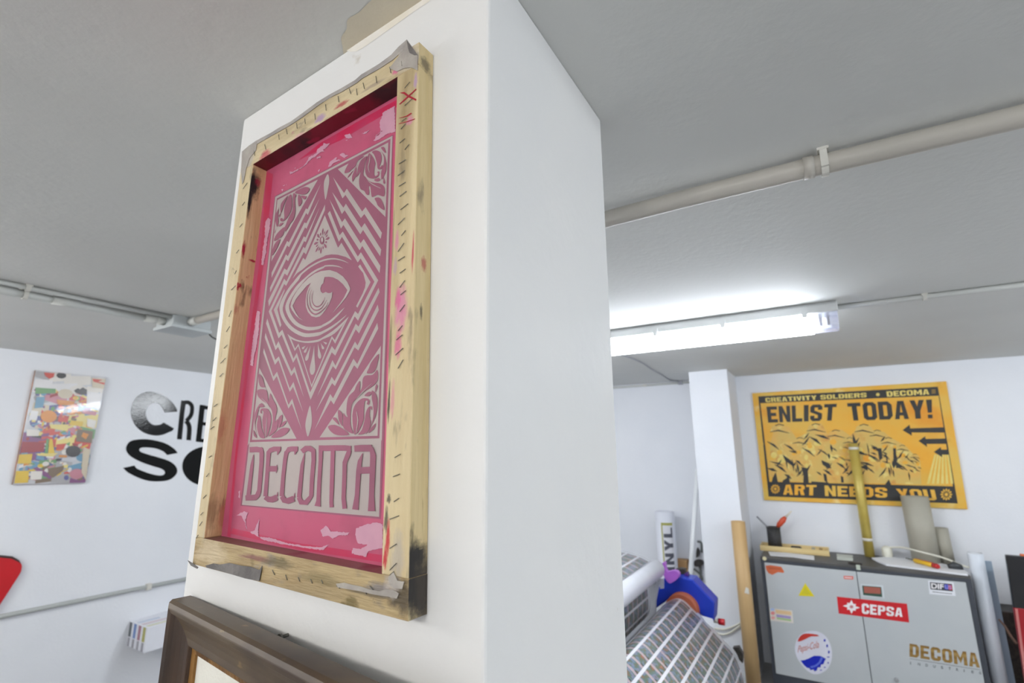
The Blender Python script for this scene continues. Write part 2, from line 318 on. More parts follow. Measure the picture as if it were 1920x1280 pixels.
fr_m = mat('mesh_over_right_stile', (211, 194, 154), (201, 181, 140), 12, (5, 5, .4), rough=.65, bump=.3, bscale=90, bstretch=(3, 3, 1), spots=(((158, 138, 100), 20, .52, .70, (1, 1, .10)), ((138, 124, 98), 44, .62, .74, (1, 1, .3)), ((194, 180, 158), 22, .62, .74, (1, 1, .4)), ((110, 96, 74), 60, .74, .77, (1, 1, .7))),
    blobs=[sm(fp(752, 580), (.05, .012, .034), PNK, .8), sm(fp(746, 560), (.05, .006, .016), (206, 70, 140), .7), sm(fp(746, 645), (.05, .007, .022), (206, 70, 140), .7), sm(fp(744, 452), (.05, .004, .016), PNK, .7), sm(fp(779, 152), (.05, .004, .014), VIO, .8), sm(fp(768, 226), (.05, .008, .008), PNK, .7),
           sm(fp(736, 750), (.05, .004, .026), (206, 140, 146), .8), sm(fp(729, 755), (.05, .0025, .028), BLK, .9), sm(fp(731, 650), (.05, .004, .04), (92, 80, 56), .7), sm(fp(735, 470), (.05, .003, .06), (120, 104, 74), .7), sm(fp(724, 975), (.05, .004, .016), BLK, .8), sm(fp(729, 935), (.05, .004, .006), BLK, .8), sm(fp(727, 1010), (.05, .004, .022), (190, 44, 56), .95), sm(fp(722, 1046), (.05, .004, .014), (190, 44, 56), .95), sm(fp(774, 474), (.05, .002, .03), (188, 60, 84), .9), sm(fp(741, 500), (.05, .004, .014), VIO, .5), sm(fp(745, 1045), (.05, .012, .03), (176, 168, 160), .6)])
ft_m = mat('mesh_over_top_rail', (210, 194, 157), (200, 182, 144), 12, (5, .4, 5), rough=.65, bump=.3, bscale=90, bstretch=(3, 1, 3), spots=(((156, 136, 100), 20, .54, .70, (1, .12, 1)), ((134, 122, 104), 44, .60, .72, (1, .4, 1)), ((184, 172, 156), 22, .60, .72, (1, .4, 1)), ((176, 104, 124), 26, .72, .76, (1, .5, 1))),
    blobs=[sm(fp(497, 290), (.05, .020, .010), (186, 60, 84), .8), sm(fp(560, 256), (.05, .02, .006), PNK, .5), sm(fp(600, 222), (.05, .016, .008), VIO, .9), sm(fp(640, 196), (.05, .02, .005), RED, .8), sm(fp(742, 132), (.05, .008, .008), (206, 80, 140), .8), sm(fp(466, 296), (.05, .02, .03), (186, 178, 168), .9), sm(fp(768, 112), (.05, .025, .022), (196, 188, 174), .8), sm(fp(700, 160), (.05, .03, .004), (140, 120, 110), .6)])
fb_m = mat('mesh_over_bottom_rail', (182, 160, 118), (158, 134, 94), 16, (5, .6, 5), rough=.6, bump=.5, bscale=70, spots=(((156, 136, 100), 20, .54, .70, (1, .12, 1)), ((134, 122, 104), 44, .60, .72, (1, .4, 1)), ((150, 140, 130), 30, .60, .70, (1, .6, 1)), ((120, 104, 64), 34, .62, .70, (1, .6, 1)), ((60, 54, 50), 60, .70, .74, (1, .7, 1))),
    blobs=[sm(fp(752, 1120), (.05, .022, .02), BLK, .75), sm(fp(712, 1105), (.05, .03, .008), (126, 120, 118), .9), sm(fp(690, 1112), (.05, .04, .004), BLK, .6), sm(fp(395, 1036), (.05, .05, .022), (206, 188, 156), .7), sm(fp(480, 1046), (.05, .05, .004), (120, 60, 70), .7), sm(fp(520, 1055), (.05, .04, .008), (104, 92, 62), .8), sm(fp(735, 1090), (.05, .014, .02), (176, 166, 158), .8), sm(fp(600, 1085), (.05, .05, .008), (120, 106, 68), .6)])
g = G(); g.prism([oTL, oTR, rT, iTR, iTL, lT], dep, ft_m, [wood_h, side_m, wood_h, in_top, wood_h, wood_v]); g.build('rail', ft, .0012)
g = G(); g.prism([oBL, lB, iBL, iBR, rB, oBR], dep, fb_m, [wood_v, wood_h, in_bot, wood_h, side_m, fb_m]); g.build('rail', ft, .0012)
g = G(); g.prism([lT, iTL, iBL, lB], dep, fab_v, [wood_h, inl_m, wood_h, wood_v]); g.build('stile', ft, .0012)
g = G(); g.prism([rT, rB, iBR, iTR], dep, fr_m, [side_m, wood_h, wood_v, wood_h])
for t in ('749,174 758,172 766,178 781,186 780,189 765,182 757,176', '748,195 762,182 780,166 781,168 764,184 750,196', '748,221 762,217 771,211 772,213 764,218.5 748,221.7', '747.5,231.5 764,227 778,222 778,223.5 764,228.5 747.5,232.5'):
    nd[0] += 1; g.poly([fp(x, y, .0003+.00002*nd[0]) for x, y in pxs(t)], red_ink)
g.build('stile', ft, .0012)
# stencil: the stretched mesh with its emulsion
ART = [
 ('mauve',1,'1501,4343 4423,4411 4549,122 4558,-790 1479,-804 1493,91'),
 ('grey',2,'1527,4323 4411,4398 4372,4365 1582,4277'),
 ('grey',2,'1527,4323 1578,4278 1551,142 1500,91'),
 ('grey',2,'4411,4398 4510,123 4467,152 4372,4365'),
 ('grey',2,'1541,142 4499,152 4531,-767 1520,-788'),
 ('grey',2,'1601,4242 2719,4264 1615,3109'),
 ('grey',2,'4330,4321 3214,4279 4356,3154'),
 ('grey',2,'1597,1308 1602,176 2753,176'),
 ('grey',2,'4403,1332 4430,184 3279,184'),
 ('grey',2,'3109,4177 3384,3730 3448,3768 3840,3281 3910,3325 4284,2846 4302,2934 3927,3428 3858,3379 3471,3864 3412,3810'),
 ('grey',2,'3119,3917 3397,3470 3457,3514 3850,3026 3905,3079 4294,2591 4308,2684 3929,3179 3865,3124 3475,3616 3423,3565'),
 ('grey',2,'3062,3817 3401,3232 3453,3278 3857,2781 3910,2835 4301,2347 4310,2448 3931,2934 3870,2885 3478,3377 3416,3333'),
 ('grey',2,'2805,4156 2534,3698 2484,3745 2097,3251 2039,3293 1676,2809 1661,2900 2025,3378 2075,3339 2467,3832 2512,3803'),
 ('grey',2,'2809,3910 2535,3460 2489,3494 2110,3005 2051,3050 1680,2555 1660,2640 2028,3142 2087,3096 2459,3588 2516,3559'),
 ('grey',2,'2832,3748 2546,3228 2498,3256 2123,2756 2046,2809 1687,2313 1651,2415 2023,2900 2100,2852 2478,3341 2531,3311'),
 ('grey',2,'2964,3754 2541,3124 2495,3161 2117,2658 2048,2720 1699,2226 2056,1731 2132,1781 2503,1298 2575,1374 3008,713 3403,1357 3488,1300 3848,1812 3922,1739 4283,2249 3889,2745 3828,2693 3450,3174 3383,3131 3101,3606 3052,3573 3377,3028 3441,3091 3836,2602 3891,2651 4207,2244 3913,1835 3848,1887 3473,1379 3396,1447 2984,821 2575,1443 2504,1362 2136,1861 2056,1817 1774,2225 2063,2627 2121,2584 2517,3066 2580,3015 2972,3659'),
 ('grey',2,'4298,2140 3940,1654 3878,1703 3507,1156 3434,1244 3151,751 3453,1156 3522,1102 3886,1622 3960,1555 4323,2074'),
 ('grey',2,'4300,1904 3944,1390 3888,1452 3514,941 3443,1005 3150,542 3463,916 3530,870 3887,1371 3968,1318 4328,1825'),
 ('grey',2,'4311,1652 3963,1135 3880,1217 3508,706 3440,768 3155,289 3463,680 3532,620 3902,1124 3974,1068 4336,1568'),
 ('grey',2,'2085,2538 1840,2230 2070,1906 2097,1943 1940,2224 2092,2509'),
 ('grey',2,'3722,1829 3467,1473 3389,1555 3010,885 3004,927 3379,1594 3452,1527 3595,1708'),
 ('grey',2,'2286,1771 2518,1475 2596,1543 3010,885 3004,927 2596,1582 2523,1513 2394,1682'),
 ('grey',2,'1678,2113 1657,2032 2006,1547 2066,1593 2487,1098 2556,1155 2846,758 2554,1237 2485,1167 2061,1687 2006,1614'),
 ('grey',2,'1667,1874 1664,1797 2030,1313 2113,1377 2486,861 2559,930 2861,543 2558,1005 2478,917 2114,1438 2026,1390'),
 ('grey',2,'1670,1620 1663,1552 2033,1059 2110,1130 2494,614 2565,684 2864,291 2564,757 2485,670 2105,1199 2021,1128'),
 ('grey',2,'3890,2562 4132,2252 3893,1927 3863,1955 3981,2114 4025,2196 4032,2267 3967,2417 3914,2469 3852,2536'),
 ('grey',2,'2983,3566 2577,2922 2517,2972 2280,2671 2396,2743 2510,2770 2678,2827 2860,2863 3041,2873 3075,2883 3225,2865 3374,2825 3565,2746 3703,2665 3440,2998 3368,2936'),
 ('grey',2,'3645,2630 3603,2657 3528,2699 3456,2733 3380,2763 3308,2787 3232,2805 3139,2819 3046,2827 2969,2826 2896,2820 2820,2810 2745,2797 2668,2780 2592,2758 2514,2730 2440,2697 2376,2657 2317,2614 2256,2575 2196,2533 2135,2478 2079,2419 2034,2360 2003,2307 1991,2271 1995,2236 2011,2184 2042,2125 2088,2062 2147,1996 2220,1928 2301,1863 2386,1808 2478,1760 2579,1715 2678,1680 2754,1660 2834,1650 2950,1642 3058,1639 3111,1644 3163,1656 3261,1678 3369,1708 3466,1746 3553,1787 3635,1833 3679,1863 3641,1849 3563,1817 3469,1781 3364,1746 3255,1718 3157,1699 3105,1692 3051,1694 2941,1698 2826,1707 2759,1718 2701,1733 2630,1757 2553,1789 2466,1831 2379,1882 2300,1941 2229,2004 2170,2070 2125,2132 2098,2178 2090,2225 2106,2288 2140,2356 2187,2424 2253,2491 2354,2557 2448,2614 2482,2653 2507,2683 2563,2709 2628,2730 2686,2749 2749,2766 2823,2779 2900,2789 2973,2796 3050,2798 3142,2793 3234,2781 3311,2764 3383,2741 3458,2714 3530,2684 3604,2649'),
 ('grey',2,'3527,2574 3491,2599 3423,2635 3353,2663 3274,2687 3178,2708 3095,2721 3075,2720 3060,2714 2993,2711 2911,2706 2836,2694 2761,2677 2686,2651 2611,2621 2532,2590 2456,2556 2394,2518 2338,2475 2276,2419 2223,2362 2189,2317 2169,2279 2158,2249 2158,2219 2172,2179 2201,2130 2250,2067 2312,2002 2381,1943 2458,1890 2540,1848 2628,1812 2720,1778 2820,1752 2939,1741 3045,1739 3101,1745 3150,1758 3229,1772 3317,1794 3405,1833 3488,1879 3573,1937 3620,1977 3571,1958 3484,1916 3400,1874 3312,1834 3220,1810 3145,1796 3127,1789 3112,1786 3046,1786 2965,1789 2886,1798 2812,1810 2766,1819 2717,1834 2638,1865 2551,1906 2476,1954 2409,2007 2349,2066 2301,2124 2272,2175 2259,2218 2258,2246 2270,2272 2290,2310 2323,2355 2377,2406 2438,2457 2498,2499 2555,2536 2601,2567 2647,2593 2703,2616 2766,2635 2839,2654 2915,2669 2997,2677 3064,2683 3079,2694 3097,2699 3180,2685 3277,2664 3355,2643 3424,2620 3492,2591'),
 ('grey',3,'2674,1925 2573,1970 2469,2036 2357,2136 2300,2206 2311,2275 2342,2341 2440,2446 2557,2526 2705,2598 2854,2638 3005,2647 3169,2627 3220,2618 3386,2550 3536,2454 3643,2348 3707,2252 3715,2232 3705,2202 3639,2121 3538,2046 3435,1980 3357,1935 3408,1975 3497,2044 3585,2121 3638,2195 3656,2225 3549,2334 3428,2424 3308,2486 3203,2517 3106,2532 3097,2490 3090,2440 3048,2421 3025,2367 3046,2314 3095,2281 3153,2286 3150,2295 3219,2261 3278,2252 3319,2264 3315,2179 3268,2092 3191,2010 3126,1959 3065,1931 2977,1930 2867,1966 2764,2050 2706,2138 2684,2241 2692,2349 2727,2433 2780,2505 2675,2473 2603,2426 2515,2371 2428,2306 2357,2216 2384,2172 2462,2079 2555,1990'),
 ('mauve',4,'2771,2435 2761,2415 2747,2387 2732,2355 2722,2324 2718,2296 2717,2268 2719,2241 2723,2214 2729,2189 2736,2165 2747,2141 2761,2117 2779,2091 2801,2066 2826,2041 2850,2021 2875,2004 2901,1991 2928,1980 2955,1973 2982,1970 3008,1970 3036,1974 3065,1981 3100,1995 3139,2013 3177,2034 3205,2053 3223,2072 3234,2093 3240,2111 3244,2124 3240,2126 3234,2114 3226,2096 3214,2077 3195,2059 3165,2042 3126,2024 3086,2008 3050,1996 3022,1990 2998,1988 2976,1989 2954,1993 2932,1998 2911,2006 2890,2016 2868,2030 2845,2048 2821,2071 2799,2095 2780,2119 2766,2141 2755,2164 2746,2187 2739,2212 2734,2238 2730,2266 2729,2294 2732,2321 2740,2352 2754,2384 2767,2413 2776,2433'),
 ('mauve',4,'2820,2386 2811,2374 2800,2357 2788,2336 2781,2314 2779,2288 2780,2260 2784,2230 2790,2202 2798,2176 2808,2150 2822,2126 2841,2103 2866,2081 2896,2061 2928,2044 2962,2033 2996,2028 3029,2030 3059,2034 3086,2041 3107,2051 3123,2063 3137,2076 3152,2091 3169,2108 3187,2127 3203,2145 3213,2158 3209,2160 3197,2148 3180,2131 3160,2113 3142,2097 3126,2083 3110,2071 3093,2061 3073,2054 3048,2048 3019,2045 2990,2045 2963,2049 2936,2057 2907,2071 2879,2089 2856,2107 2839,2127 2825,2150 2814,2175 2804,2201 2797,2228 2792,2257 2789,2286 2790,2311 2796,2333 2806,2354 2817,2372 2824,2384'),
 ('mauve',4,'2861,2358 2856,2347 2849,2331 2841,2313 2837,2294 2836,2274 2837,2254 2840,2233 2846,2212 2855,2191 2867,2170 2882,2150 2898,2132 2917,2116 2938,2103 2961,2091 2986,2084 3010,2082 3035,2083 3058,2088 3080,2096 3099,2109 3116,2126 3132,2144 3143,2160 3151,2174 3155,2187 3157,2198 3159,2206 3154,2208 3151,2200 3148,2189 3143,2177 3134,2164 3120,2150 3104,2133 3085,2117 3066,2107 3047,2100 3025,2097 3004,2097 2985,2100 2967,2104 2948,2113 2929,2124 2912,2137 2896,2152 2882,2171 2869,2191 2859,2211 2852,2231 2848,2252 2846,2272 2846,2291 2850,2310 2855,2329 2862,2345 2866,2356'),
 ('grey',2,'2282,1776 2300,1765 2354,1732 2434,1694 2525,1656 2607,1630 2687,1611 2761,1598 2843,1589 2958,1583 3065,1582 3118,1589 3169,1603 3266,1628 3374,1662 3476,1703 3570,1748 3666,1801 3722,1829 3680,1786 3600,1721 3524,1670 3447,1629 3379,1606 3312,1592 3241,1582 3173,1573 3126,1559 3070,1549 2962,1551 2847,1560 2765,1571 2691,1587 2609,1607 2529,1631 2458,1654 2394,1682 2325,1735'),
 ('grey',2,'2782,1527 2758,1521 2732,1516 2709,1513 2697,1510 2693,1503 2696,1494 2709,1484 2725,1480 2736,1481 2744,1487 2753,1500 2767,1514'),
 ('grey',2,'2841,1510 2815,1491 2788,1473 2764,1460 2752,1451 2750,1440 2755,1428 2774,1419 2792,1421 2805,1427 2811,1439 2817,1460 2828,1485'),
 ('grey',2,'2905,1510 2875,1460 2843,1410 2813,1371 2799,1347 2798,1323 2809,1301 2836,1294 2859,1305 2875,1324 2881,1351 2884,1397 2894,1454'),
 ('grey',2,'2990,1505 2975,1399 2956,1294 2933,1211 2927,1161 2941,1116 2971,1078 3018,1072 3047,1102 3060,1142 3053,1194 3029,1283 3008,1394'),
 ('grey',2,'3071,1530 3081,1470 3089,1411 3091,1364 3097,1336 3113,1312 3137,1293 3164,1292 3176,1311 3176,1334 3162,1362 3133,1410 3101,1469'),
 ('grey',2,'3139,1524 3152,1498 3163,1471 3169,1450 3176,1437 3188,1428 3205,1423 3223,1426 3228,1435 3226,1446 3214,1458 3190,1476 3164,1500'),
 ('grey',2,'3185,1538 3206,1524 3226,1509 3241,1497 3251,1490 3262,1488 3274,1490 3281,1499 3278,1507 3270,1514 3258,1518 3237,1522 3211,1530'),
 ('mauve',3,'2966,3231 2953,3268 2945,3311 2957,3341 2968,3354 2979,3341 2989,3311 2980,3268'),
 ('mauve',3,'2999,3231 2998,3255 3001,3280 3012,3287 3024,3296 3027,3281 3030,3267 3016,3247'),
 ('mauve',3,'3023,3207 3037,3243 3059,3280 3086,3294 3102,3294 3101,3277 3089,3247 3056,3223'),
 ('mauve',3,'3045,3181 3059,3199 3077,3215 3090,3212 3103,3209 3095,3196 3089,3183 3066,3180'),
 ('mauve',3,'3045,3145 3078,3160 3117,3171 3143,3160 3154,3148 3143,3136 3116,3123 3078,3132'),
 ('mauve',3,'3044,3109 3065,3112 3087,3110 3094,3098 3101,3085 3087,3081 3075,3077 3057,3092'),
 ('mauve',3,'3021,3083 3053,3068 3086,3046 3097,3018 3097,3000 3082,3000 3055,3012 3035,3047'),
 ('mauve',3,'2997,3057 3013,3043 3027,3024 3023,3010 3020,2995 3008,3002 2997,3009 2995,3034'),
 ('mauve',3,'2964,3055 2977,3020 2985,2978 2974,2948 2963,2935 2952,2947 2941,2976 2950,3019'),
 ('mauve',3,'2931,3055 2933,3032 2930,3007 2918,2999 2906,2991 2903,3005 2900,3019 2915,3040'),
 ('mauve',3,'2907,3079 2893,3043 2871,3005 2843,2991 2827,2991 2828,3008 2840,3038 2874,3063'),
 ('mauve',3,'2885,3105 2871,3086 2852,3070 2839,3073 2825,3076 2833,3090 2840,3103 2863,3106'),
 ('mauve',3,'2884,3141 2850,3126 2811,3115 2783,3126 2771,3138 2783,3151 2811,3163 2850,3155'),
 ('mauve',3,'2885,3177 2864,3175 2840,3177 2834,3190 2826,3203 2840,3207 2853,3211 2872,3195'),
 ('mauve',3,'2909,3204 2875,3219 2841,3242 2830,3272 2830,3290 2846,3290 2873,3277 2895,3240'),
 ('mauve',3,'2933,3230 2917,3245 2902,3264 2906,3279 2909,3294 2921,3286 2933,3279 2935,3253'),
 ('mauve',3,'3028,3134 3027,3109 3017,3090 3000,3080 2978,3081 2955,3091 2934,3111 2918,3136 2910,3164 2912,3189 2922,3208 2939,3218 2961,3218 2984,3207 3005,3187 3021,3162'),
 ('grey',4,'3008,3150 3008,3135 3003,3123 2995,3116 2984,3116 2972,3122 2962,3133 2954,3148 2949,3165 2950,3180 2954,3192 2963,3199 2974,3199 2986,3193 2996,3181 3004,3166'),
 ('grey',2,'2963,4274 2982,4265 2997,4239 3010,4209 3018,4182 3023,4151 3025,4118 3024,4083 3019,4047 3011,4004 2999,3941 2985,3871 2970,3834 2954,3853 2938,3905 2924,3956 2913,3995 2903,4034 2897,4072 2892,4110 2891,4146 2896,4181 2914,4219 2940,4256'),
 ('grey',2,'3006,633 3019,624 3032,593 3044,558 3056,525 3066,489 3074,452 3079,415 3082,377 3078,337 3063,284 3042,228 3021,198 2999,213 2976,253 2958,294 2946,324 2939,355 2937,387 2941,424 2949,463 2960,503 2974,553 2990,604'),
 ('mauve',3,'3832,4281 3800,4292 3734,4305 3669,4313 3618,4317 3569,4318 3527,4311 3492,4295 3463,4273 3439,4247 3414,4215 3393,4179 3391,4152 3419,4138 3464,4132 3502,4130 3518,4133 3528,4139 3543,4148 3573,4155 3609,4163 3640,4177 3656,4201 3667,4230 3689,4254 3741,4266 3804,4273'),
 ('mauve',3,'3570,4086 3543,4071 3502,4050 3475,4040 3472,4048 3483,4067 3506,4087 3547,4106 3600,4126 3643,4145 3674,4166 3695,4186 3695,4189 3655,4161 3593,4116 3549,4083 3548,4077 3566,4084'),
 ('mauve',3,'3663,4153 3642,4135 3615,4100 3594,4068 3583,4044 3579,4022 3579,4000 3584,3973 3594,3946 3607,3934 3622,3947 3640,3974 3657,3995 3672,3995 3685,3989 3692,3993 3690,4020 3683,4058 3676,4092 3673,4120 3671,4145'),
 ('mauve',3,'3896,4258 3865,4262 3816,4257 3773,4245 3746,4222 3726,4192 3711,4163 3703,4137 3699,4111 3698,4084 3695,4049 3693,4012 3699,3991 3720,4005 3748,4035 3766,4045 3765,4017 3754,3970 3747,3924 3749,3886 3755,3849 3764,3817 3775,3788 3788,3764 3805,3743 3828,3727 3854,3715 3877,3700 3894,3679 3908,3656 3923,3636 3938,3621 3952,3609 3965,3603 3977,3603 3988,3609 3993,3624 3988,3658 3978,3701 3975,3731 3982,3741 3995,3738 4009,3718 4021,3670 4034,3606 4048,3558 4064,3541 4082,3540 4102,3542 4124,3543 4149,3546 4179,3542 4224,3519 4275,3489 4311,3477 4324,3501 4322,3543 4316,3582 4311,3607 4302,3628 4286,3649 4260,3673 4227,3697 4192,3719 4153,3736 4111,3751 4071,3768 4031,3788 3993,3810 3959,3834 3930,3862 3906,3892 3885,3919 3865,3938 3849,3954 3839,3975 3836,4005 3839,4040 3844,4076 3848,4112 3854,4149 3862,4182 3878,4213 3895,4240'),
 ('mauve',3,'3910,4252 3898,4232 3886,4208 3876,4177 3869,4137 3865,4091 3867,4047 3874,4009 3887,3974 3903,3943 3921,3917 3943,3896 3969,3876 4003,3857 4042,3840 4079,3830 4113,3828 4145,3832 4169,3839 4181,3850 4185,3865 4186,3878 4186,3890 4183,3901 4177,3909 4164,3914 4148,3917 4138,3915 4141,3905 4152,3891 4156,3878 4149,3869 4136,3862 4122,3860 4108,3861 4093,3868 4081,3884 4075,3916 4072,3959 4072,3997 4077,4024 4085,4047 4086,4073 4075,4104 4057,4138 4038,4171 4018,4201 3997,4230 3978,4254 3961,4272 3946,4285 3934,4290 3925,4285 3918,4271'),
 ('mauve',3,'3995,4289 4011,4293 4039,4293 4069,4287 4097,4276 4126,4260 4151,4241 4172,4222 4190,4199 4202,4172 4210,4136 4212,4094 4211,4059 4203,4034 4191,4014 4183,3999 4184,3984 4190,3973 4198,3968 4210,3976 4225,3990 4235,3995 4240,3981 4240,3958 4235,3941 4223,3934 4205,3934 4188,3937 4171,3944 4153,3956 4139,3974 4132,3998 4127,4028 4120,4061 4105,4100 4087,4143 4071,4179 4057,4206 4044,4226 4032,4244 4015,4262 3999,4278'),
 ('mauve',3,'4148,4283 4163,4266 4192,4230 4220,4196 4241,4170 4260,4145 4278,4115 4294,4076 4308,4033 4319,3991 4324,3950 4325,3909 4321,3872 4309,3840 4292,3811 4276,3789 4263,3771 4250,3760 4240,3762 4230,3785 4223,3822 4220,3857 4223,3886 4231,3913 4239,3939 4249,3962 4259,3984 4266,4009 4268,4041 4266,4077 4259,4112 4245,4146 4226,4180 4206,4211 4182,4243 4158,4272'),
 ('mauve',3,'4187,4289 4201,4293 4228,4286 4254,4269 4274,4234 4293,4189 4300,4162 4289,4164 4267,4183 4245,4207 4222,4235 4197,4268'),
 ('mauve',3,'4080,3809 4101,3815 4139,3814 4172,3809 4193,3796 4209,3779 4214,3765 4200,3758 4175,3754 4150,3757 4121,3772 4092,3793'),
 ('mauve',3,'4283,3777 4296,3755 4312,3716 4321,3686 4318,3675 4307,3672 4297,3675 4288,3682 4280,3695 4275,3711 4275,3737 4277,3765'),
 ('mauve',3,'4118,3508 4140,3510 4176,3503 4209,3489 4234,3470 4257,3445 4279,3411 4305,3357 4329,3296 4333,3262 4302,3275 4250,3316 4207,3356 4183,3384 4169,3412 4156,3438 4137,3465 4120,3491'),
 ('mauve',3,'4380,1225 4347,1215 4296,1177 4253,1139 4230,1110 4216,1082 4204,1056 4186,1031 4169,1009 4169,993 4198,984 4242,982 4281,988 4308,1001 4329,1021 4347,1053 4366,1112 4382,1182'),
 ('mauve',3,'4365,1019 4344,1008 4317,981 4283,961 4237,959 4183,964 4140,962 4116,951 4103,933 4096,911 4094,883 4097,852 4095,823 4083,795 4065,769 4052,761 4050,780 4052,816 4052,848 4048,872 4042,893 4031,900 4013,885 3991,858 3972,832 3962,814 3957,797 3944,779 3915,760 3879,740 3849,719 3832,697 3822,674 3815,643 3810,598 3810,544 3813,500 3824,471 3838,450 3844,439 3832,439 3811,447 3792,457 3777,473 3763,491 3754,492 3751,465 3753,422 3757,382 3761,350 3767,320 3783,294 3816,271 3859,252 3898,238 3933,226 3965,220 3981,225 3971,245 3945,276 3923,312 3912,351 3905,395 3902,442 3900,494 3902,548 3912,594 3932,625 3959,646 3987,666 4015,687 4045,707 4080,726 4123,744 4171,763 4219,782 4269,802 4318,824 4355,847 4375,873 4384,901 4387,930 4386,965 4379,1000'),
 ('mauve',3,'4147,700 4160,714 4192,732 4222,744 4249,746 4273,742 4286,734 4282,719 4265,701 4243,689 4209,687 4168,692'),
 ('mauve',3,'4357,729 4368,745 4382,776 4390,802 4385,819 4374,832 4364,836 4356,825 4348,804 4345,783 4346,761 4350,738'),
 ('mauve',3,'4284,756 4307,753 4339,734 4366,707 4385,674 4399,633 4406,589 4406,541 4399,491 4387,443 4368,400 4344,359 4320,321 4296,286 4271,253 4251,229 4233,212 4220,202 4221,209 4247,243 4287,293 4319,342 4332,384 4338,426 4339,466 4337,504 4331,539 4323,572 4313,602 4301,630 4292,659 4285,696 4280,734'),
 ('mauve',3,'3998,214 3981,249 3965,302 3952,354 3943,402 3937,451 3938,495 3945,531 3958,562 3978,590 4010,618 4048,643 4086,660 4120,668 4152,668 4182,665 4208,661 4231,652 4247,640 4254,620 4253,596 4247,579 4234,577 4216,583 4204,591 4206,603 4215,616 4217,626 4201,632 4179,634 4161,622 4156,585 4157,533 4158,485 4161,448 4165,415 4159,379 4136,332 4103,282 4076,244 4062,228 4055,225 4046,224 4031,214 4014,206'),
 ('mauve',3,'4071,207 4081,219 4111,239 4138,263 4153,294 4165,330 4176,368 4184,407 4189,448 4197,483 4209,510 4223,530 4239,545 4260,554 4284,558 4301,554 4309,539 4311,517 4308,503 4298,512 4283,530 4272,533 4268,506 4269,465 4273,427 4283,401 4296,378 4302,353 4296,322 4281,288 4263,260 4243,240 4219,226 4189,215 4147,207 4099,204'),
 ('mauve',3,'3451,326 3477,339 3527,345 3581,344 3632,334 3687,317 3741,295 3808,267 3875,234 3900,211 3853,201 3764,200 3683,204 3627,213 3581,227 3540,246 3498,272 3462,302'),
 ('mauve',3,'3646,541 3673,532 3711,509 3738,482 3745,450 3742,415 3740,383 3748,353 3757,328 3756,317 3736,329 3706,356 3680,385 3664,414 3652,446 3645,475 3639,503 3637,529'),
 ('mauve',3,'3536,434 3550,442 3577,445 3605,437 3638,407 3672,365 3685,341 3660,350 3613,376 3575,400 3552,414 3538,426'),
 ('mauve',3,'4388,339 4362,325 4324,297 4294,270 4277,247 4270,227 4275,218 4301,230 4340,254 4370,278 4385,303 4393,329'),
 ('mauve',3,'1616,1206 1649,1194 1696,1163 1736,1129 1764,1092 1785,1051 1803,1018 1822,997 1837,983 1833,977 1796,976 1739,983 1690,1000 1659,1031 1637,1072 1622,1112 1611,1151 1606,1188'),
 ('mauve',3,'1629,952 1695,957 1789,951 1863,935 1898,909 1913,874 1926,841 1941,804 1953,768 1964,755 1970,788 1975,843 1987,875 2010,859 2039,820 2070,781 2106,749 2144,717 2174,686 2194,657 2206,628 2211,597 2206,560 2194,520 2186,486 2185,462 2187,445 2195,437 2212,446 2235,466 2253,471 2263,452 2268,418 2268,385 2267,356 2262,328 2239,300 2182,266 2108,232 2059,218 2059,236 2084,274 2107,316 2118,358 2127,404 2127,451 2120,502 2105,555 2079,603 2037,644 1983,680 1926,712 1868,740 1807,763 1753,786 1709,810 1673,833 1646,858 1624,892 1612,928'),
 ('mauve',3,'1721,710 1735,722 1760,732 1786,733 1818,718 1852,695 1865,677 1838,669 1790,667 1751,670 1731,681 1721,697'),
 ('mauve',3,'1718,724 1691,697 1653,649 1625,598 1617,553 1619,505 1629,456 1650,403 1679,348 1706,301 1734,256 1761,218 1769,211 1741,256 1695,334 1663,404 1660,451 1672,491 1685,531 1697,576 1710,621 1719,659 1725,692 1727,718'),
 ('mauve',3,'1994,207 1963,236 1925,284 1893,334 1871,381 1854,430 1845,474 1847,513 1856,548 1860,575 1854,595 1843,607 1830,615 1815,618 1799,616 1790,610 1797,597 1811,581 1816,571 1801,572 1777,581 1761,592 1759,609 1765,628 1780,643 1803,650 1835,653 1869,651 1908,647 1950,637 1987,620 2021,591 2051,555 2072,516 2083,476 2086,434 2083,391 2073,343 2057,295 2041,256 2028,227 2014,207'),
 ('mauve',3,'1973,201 1945,191 1888,196 1837,210 1803,233 1775,266 1752,300 1732,333 1718,367 1709,402 1712,444 1722,488 1727,517 1720,520 1708,510 1702,505 1704,518 1713,537 1723,549 1737,549 1753,542 1769,528 1784,508 1800,481 1815,450 1828,415 1839,376 1859,335 1902,286 1951,236'),
 ('mauve',3,'2126,205 2148,231 2216,268 2282,299 2330,318 2376,331 2423,338 2479,338 2536,333 2570,322 2571,303 2549,280 2519,257 2484,238 2439,219 2382,206 2291,199 2186,196'),
 ('mauve',3,'2361,529 2334,526 2298,508 2273,483 2267,452 2271,416 2279,385 2286,359 2295,339 2308,335 2328,356 2351,393 2366,431 2372,468 2371,506'),
 ('mauve',3,'2480,439 2458,440 2422,431 2389,418 2364,394 2342,364 2338,346 2362,349 2403,363 2437,380 2461,400 2478,424'),
 ('mauve',3,'1631,328 1667,297 1718,242 1747,205 1731,203 1692,217 1660,238 1640,272 1627,312'),
 ('mauve',3,'2113,4224 2167,4238 2270,4241 2360,4238 2419,4226 2466,4207 2501,4187 2521,4170 2528,4152 2524,4135 2508,4118 2481,4101 2447,4092 2408,4095 2361,4106 2308,4124 2232,4155 2148,4194'),
 ('mauve',3,'2294,4106 2335,4097 2406,4070 2454,4046 2457,4025 2437,4006 2410,4003 2367,4033 2315,4078'),
